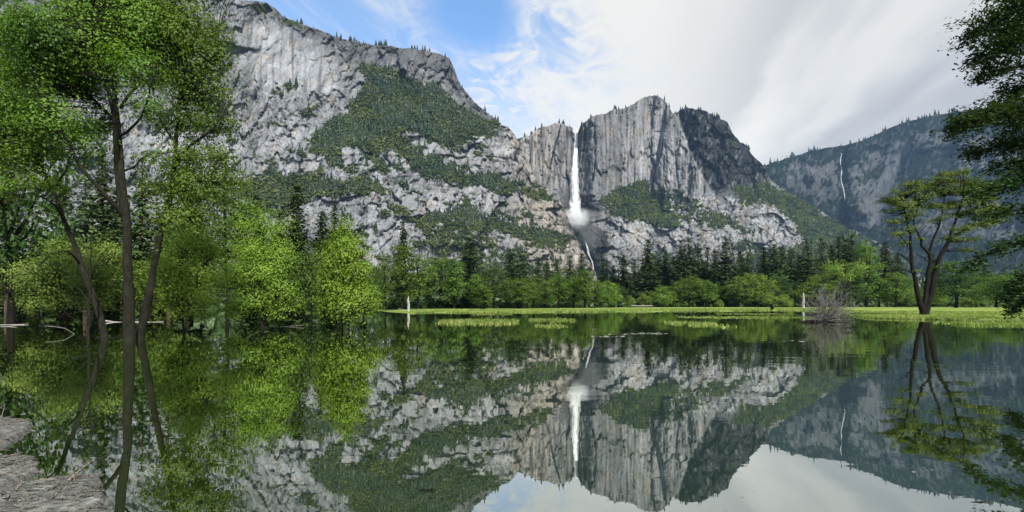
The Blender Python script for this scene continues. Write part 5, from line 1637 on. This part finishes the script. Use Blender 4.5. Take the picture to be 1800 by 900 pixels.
m, n = new_mat('fibrous_bark')
t = n.n('ShaderNodeTexCoord')
x, y, z = n.sep(t.outputs['Object'])
u = n.m('ADD', n.m('MULTIPLY', x, .93), n.m('MULTIPLY', y, .36)); v = n.m('ADD', n.m('MULTIPLY', x, -.36), n.m('MULTIPLY', y, .93))
fb = n.noise(n.comb(n.m('MULTIPLY', u, 5.0), n.m('MULTIPLY', v, 46.0), n.m('MULTIPLY', z, 20.0)), 1.0, 6, .68, .8)
pt = n.noise(t.outputs['Object'], 4.5, 4, .6, .5)
gr = n.noise(t.outputs['Object'], 60.0, 3, .7)
col = n.mix(n.rng(fb, .34, .66), (.028, .029, .026), (.115, .117, .108))
col = n.mix(n.m('MULTIPLY', n.rng(pt, .50, .66), .75), col, (.21, .212, .20))
col = n.mix(n.m('MULTIPLY', n.rng(pt, .46, .34), .6), col, (.050, .034, .024))
col = n.mix(n.m('MULTIPLY', n.rng(gr, .56, .7), .5), col, (.03, .024, .02))
bp = n.n('ShaderNodeBump', ins={'Height': n.m('ADD', fb, n.m('MULTIPLY', gr, .4)), 'Strength': 1.0, 'Distance': .012})
p_ = n.n('ShaderNodeBsdfPrincipled', ins={'Base Color': col, 'Roughness': .85, 'Normal': bp.outputs[0]})
n.n('ShaderNodeOutputMaterial', ins={'Surface': p_.outputs[0]})
M_drift = m
M_chip = bark_mat('bark_chip_wood', (.035, .03, .026), (.22, .215, .195), 30.0)
raft([(-40, 734), (10, 738), (34, 741), (60, 749), (44, 764), (22, 778), (-40, 794)], .03, 'flat grey driftwood slab at the left edge, furthest of three', 3, 120, (((2, 745), (8, 728, .12), .006),))
raft([(-40, 806), (30, 807), (58, 811), (72, 824), (62, 836), (36, 848), (-40, 860)], .03, 'reddish brown driftwood slab at the left edge, middle one of three', 4, 160, (((6, 815), (40, 809), .006), ((10, 852), (48, 838), .005)))
raft([(-60, 870), (40, 858), (80, 850), (118, 846), (150, 842), (182, 846), (170, 858), (160, 866), (188, 872), (186, 886), (176, 896), (190, 930), (180, 1010), (-60, 1010)], .04,
     'largest pile of grey bark and driftwood in the lower left corner', 6, 420,
     (((118, 862), (164, 842, .16), .010), ((130, 858), (150, 844, .03), .007), ((60, 866), (92, 862), .006), ((132, 862), (134, 838, .20), .004), ((28, 880), (40, 868, .10), .006), ((108, 895), (116, 880, .10), .005), ((10, 895), (14, 886, .05), .01)))
print('details', round(time.time() - T0, 1), len(bpy.data.objects))

# seeds, leaves and bits of bark drifting on the near water
r = np.random.RandomState(311)
n_ = 240
py_ = 560 + 340 * r.rand(n_) ** 0.8
px_ = 60 + 1740 * r.rand(n_)
Y_ = CAMH * F / (py_ - HZ)
c = np.stack([(px_ - 900) / F * Y_, Y_, 0.004 + 0 * Y_], -1)
c = c[fbm(c[:, 0] / 2.5, c[:, 1] / 5, 3, 801) > -0.05]
V, Q = leaves(c, 0.018, r, 30.0)
link('floating_litter', np_mesh('floating_litter', V, Q, mats=[M_chip]), label='specks of bark and leaves drifting on the lake', cat='litter', kind='stuff')

# ------------------------------------------------------------------ the valley air
pts = np.array([(v[0], v[1], v[2]) for o in bpy.data.objects if o.type == 'MESH' and o.get('kind') == 'structure' for v in o.bound_box])
lo = pts.min(0) - np.array((60, 60, 1.0)); hi = pts.max(0) + np.array((60, 60, 60))
V = np.array([(x, y, z) for z in (lo[2], hi[2]) for y in (lo[1], hi[1]) for x in (lo[0], hi[0])])
m, n = new_mat('valley_haze')
vs = n.n('ShaderNodeVolumePrincipled', ins={'Color': (0.38, 0.62, 1.0, 1), 'Density': HAZE, 'Anisotropy': 0.0})
n.n('ShaderNodeOutputMaterial', ins={'Volume': vs.outputs[0]})
link('haze', np_mesh('haze', V, np.array([(0, 2, 3, 1), (4, 5, 7, 6), (0, 1, 5, 4), (2, 6, 7, 3), (0, 4, 6, 2), (1, 3, 7, 5)]), mats=[m]), kind='stuff', label='thin bluish haze filling the valley air', cat='haze')
print('haze box', lo, hi)
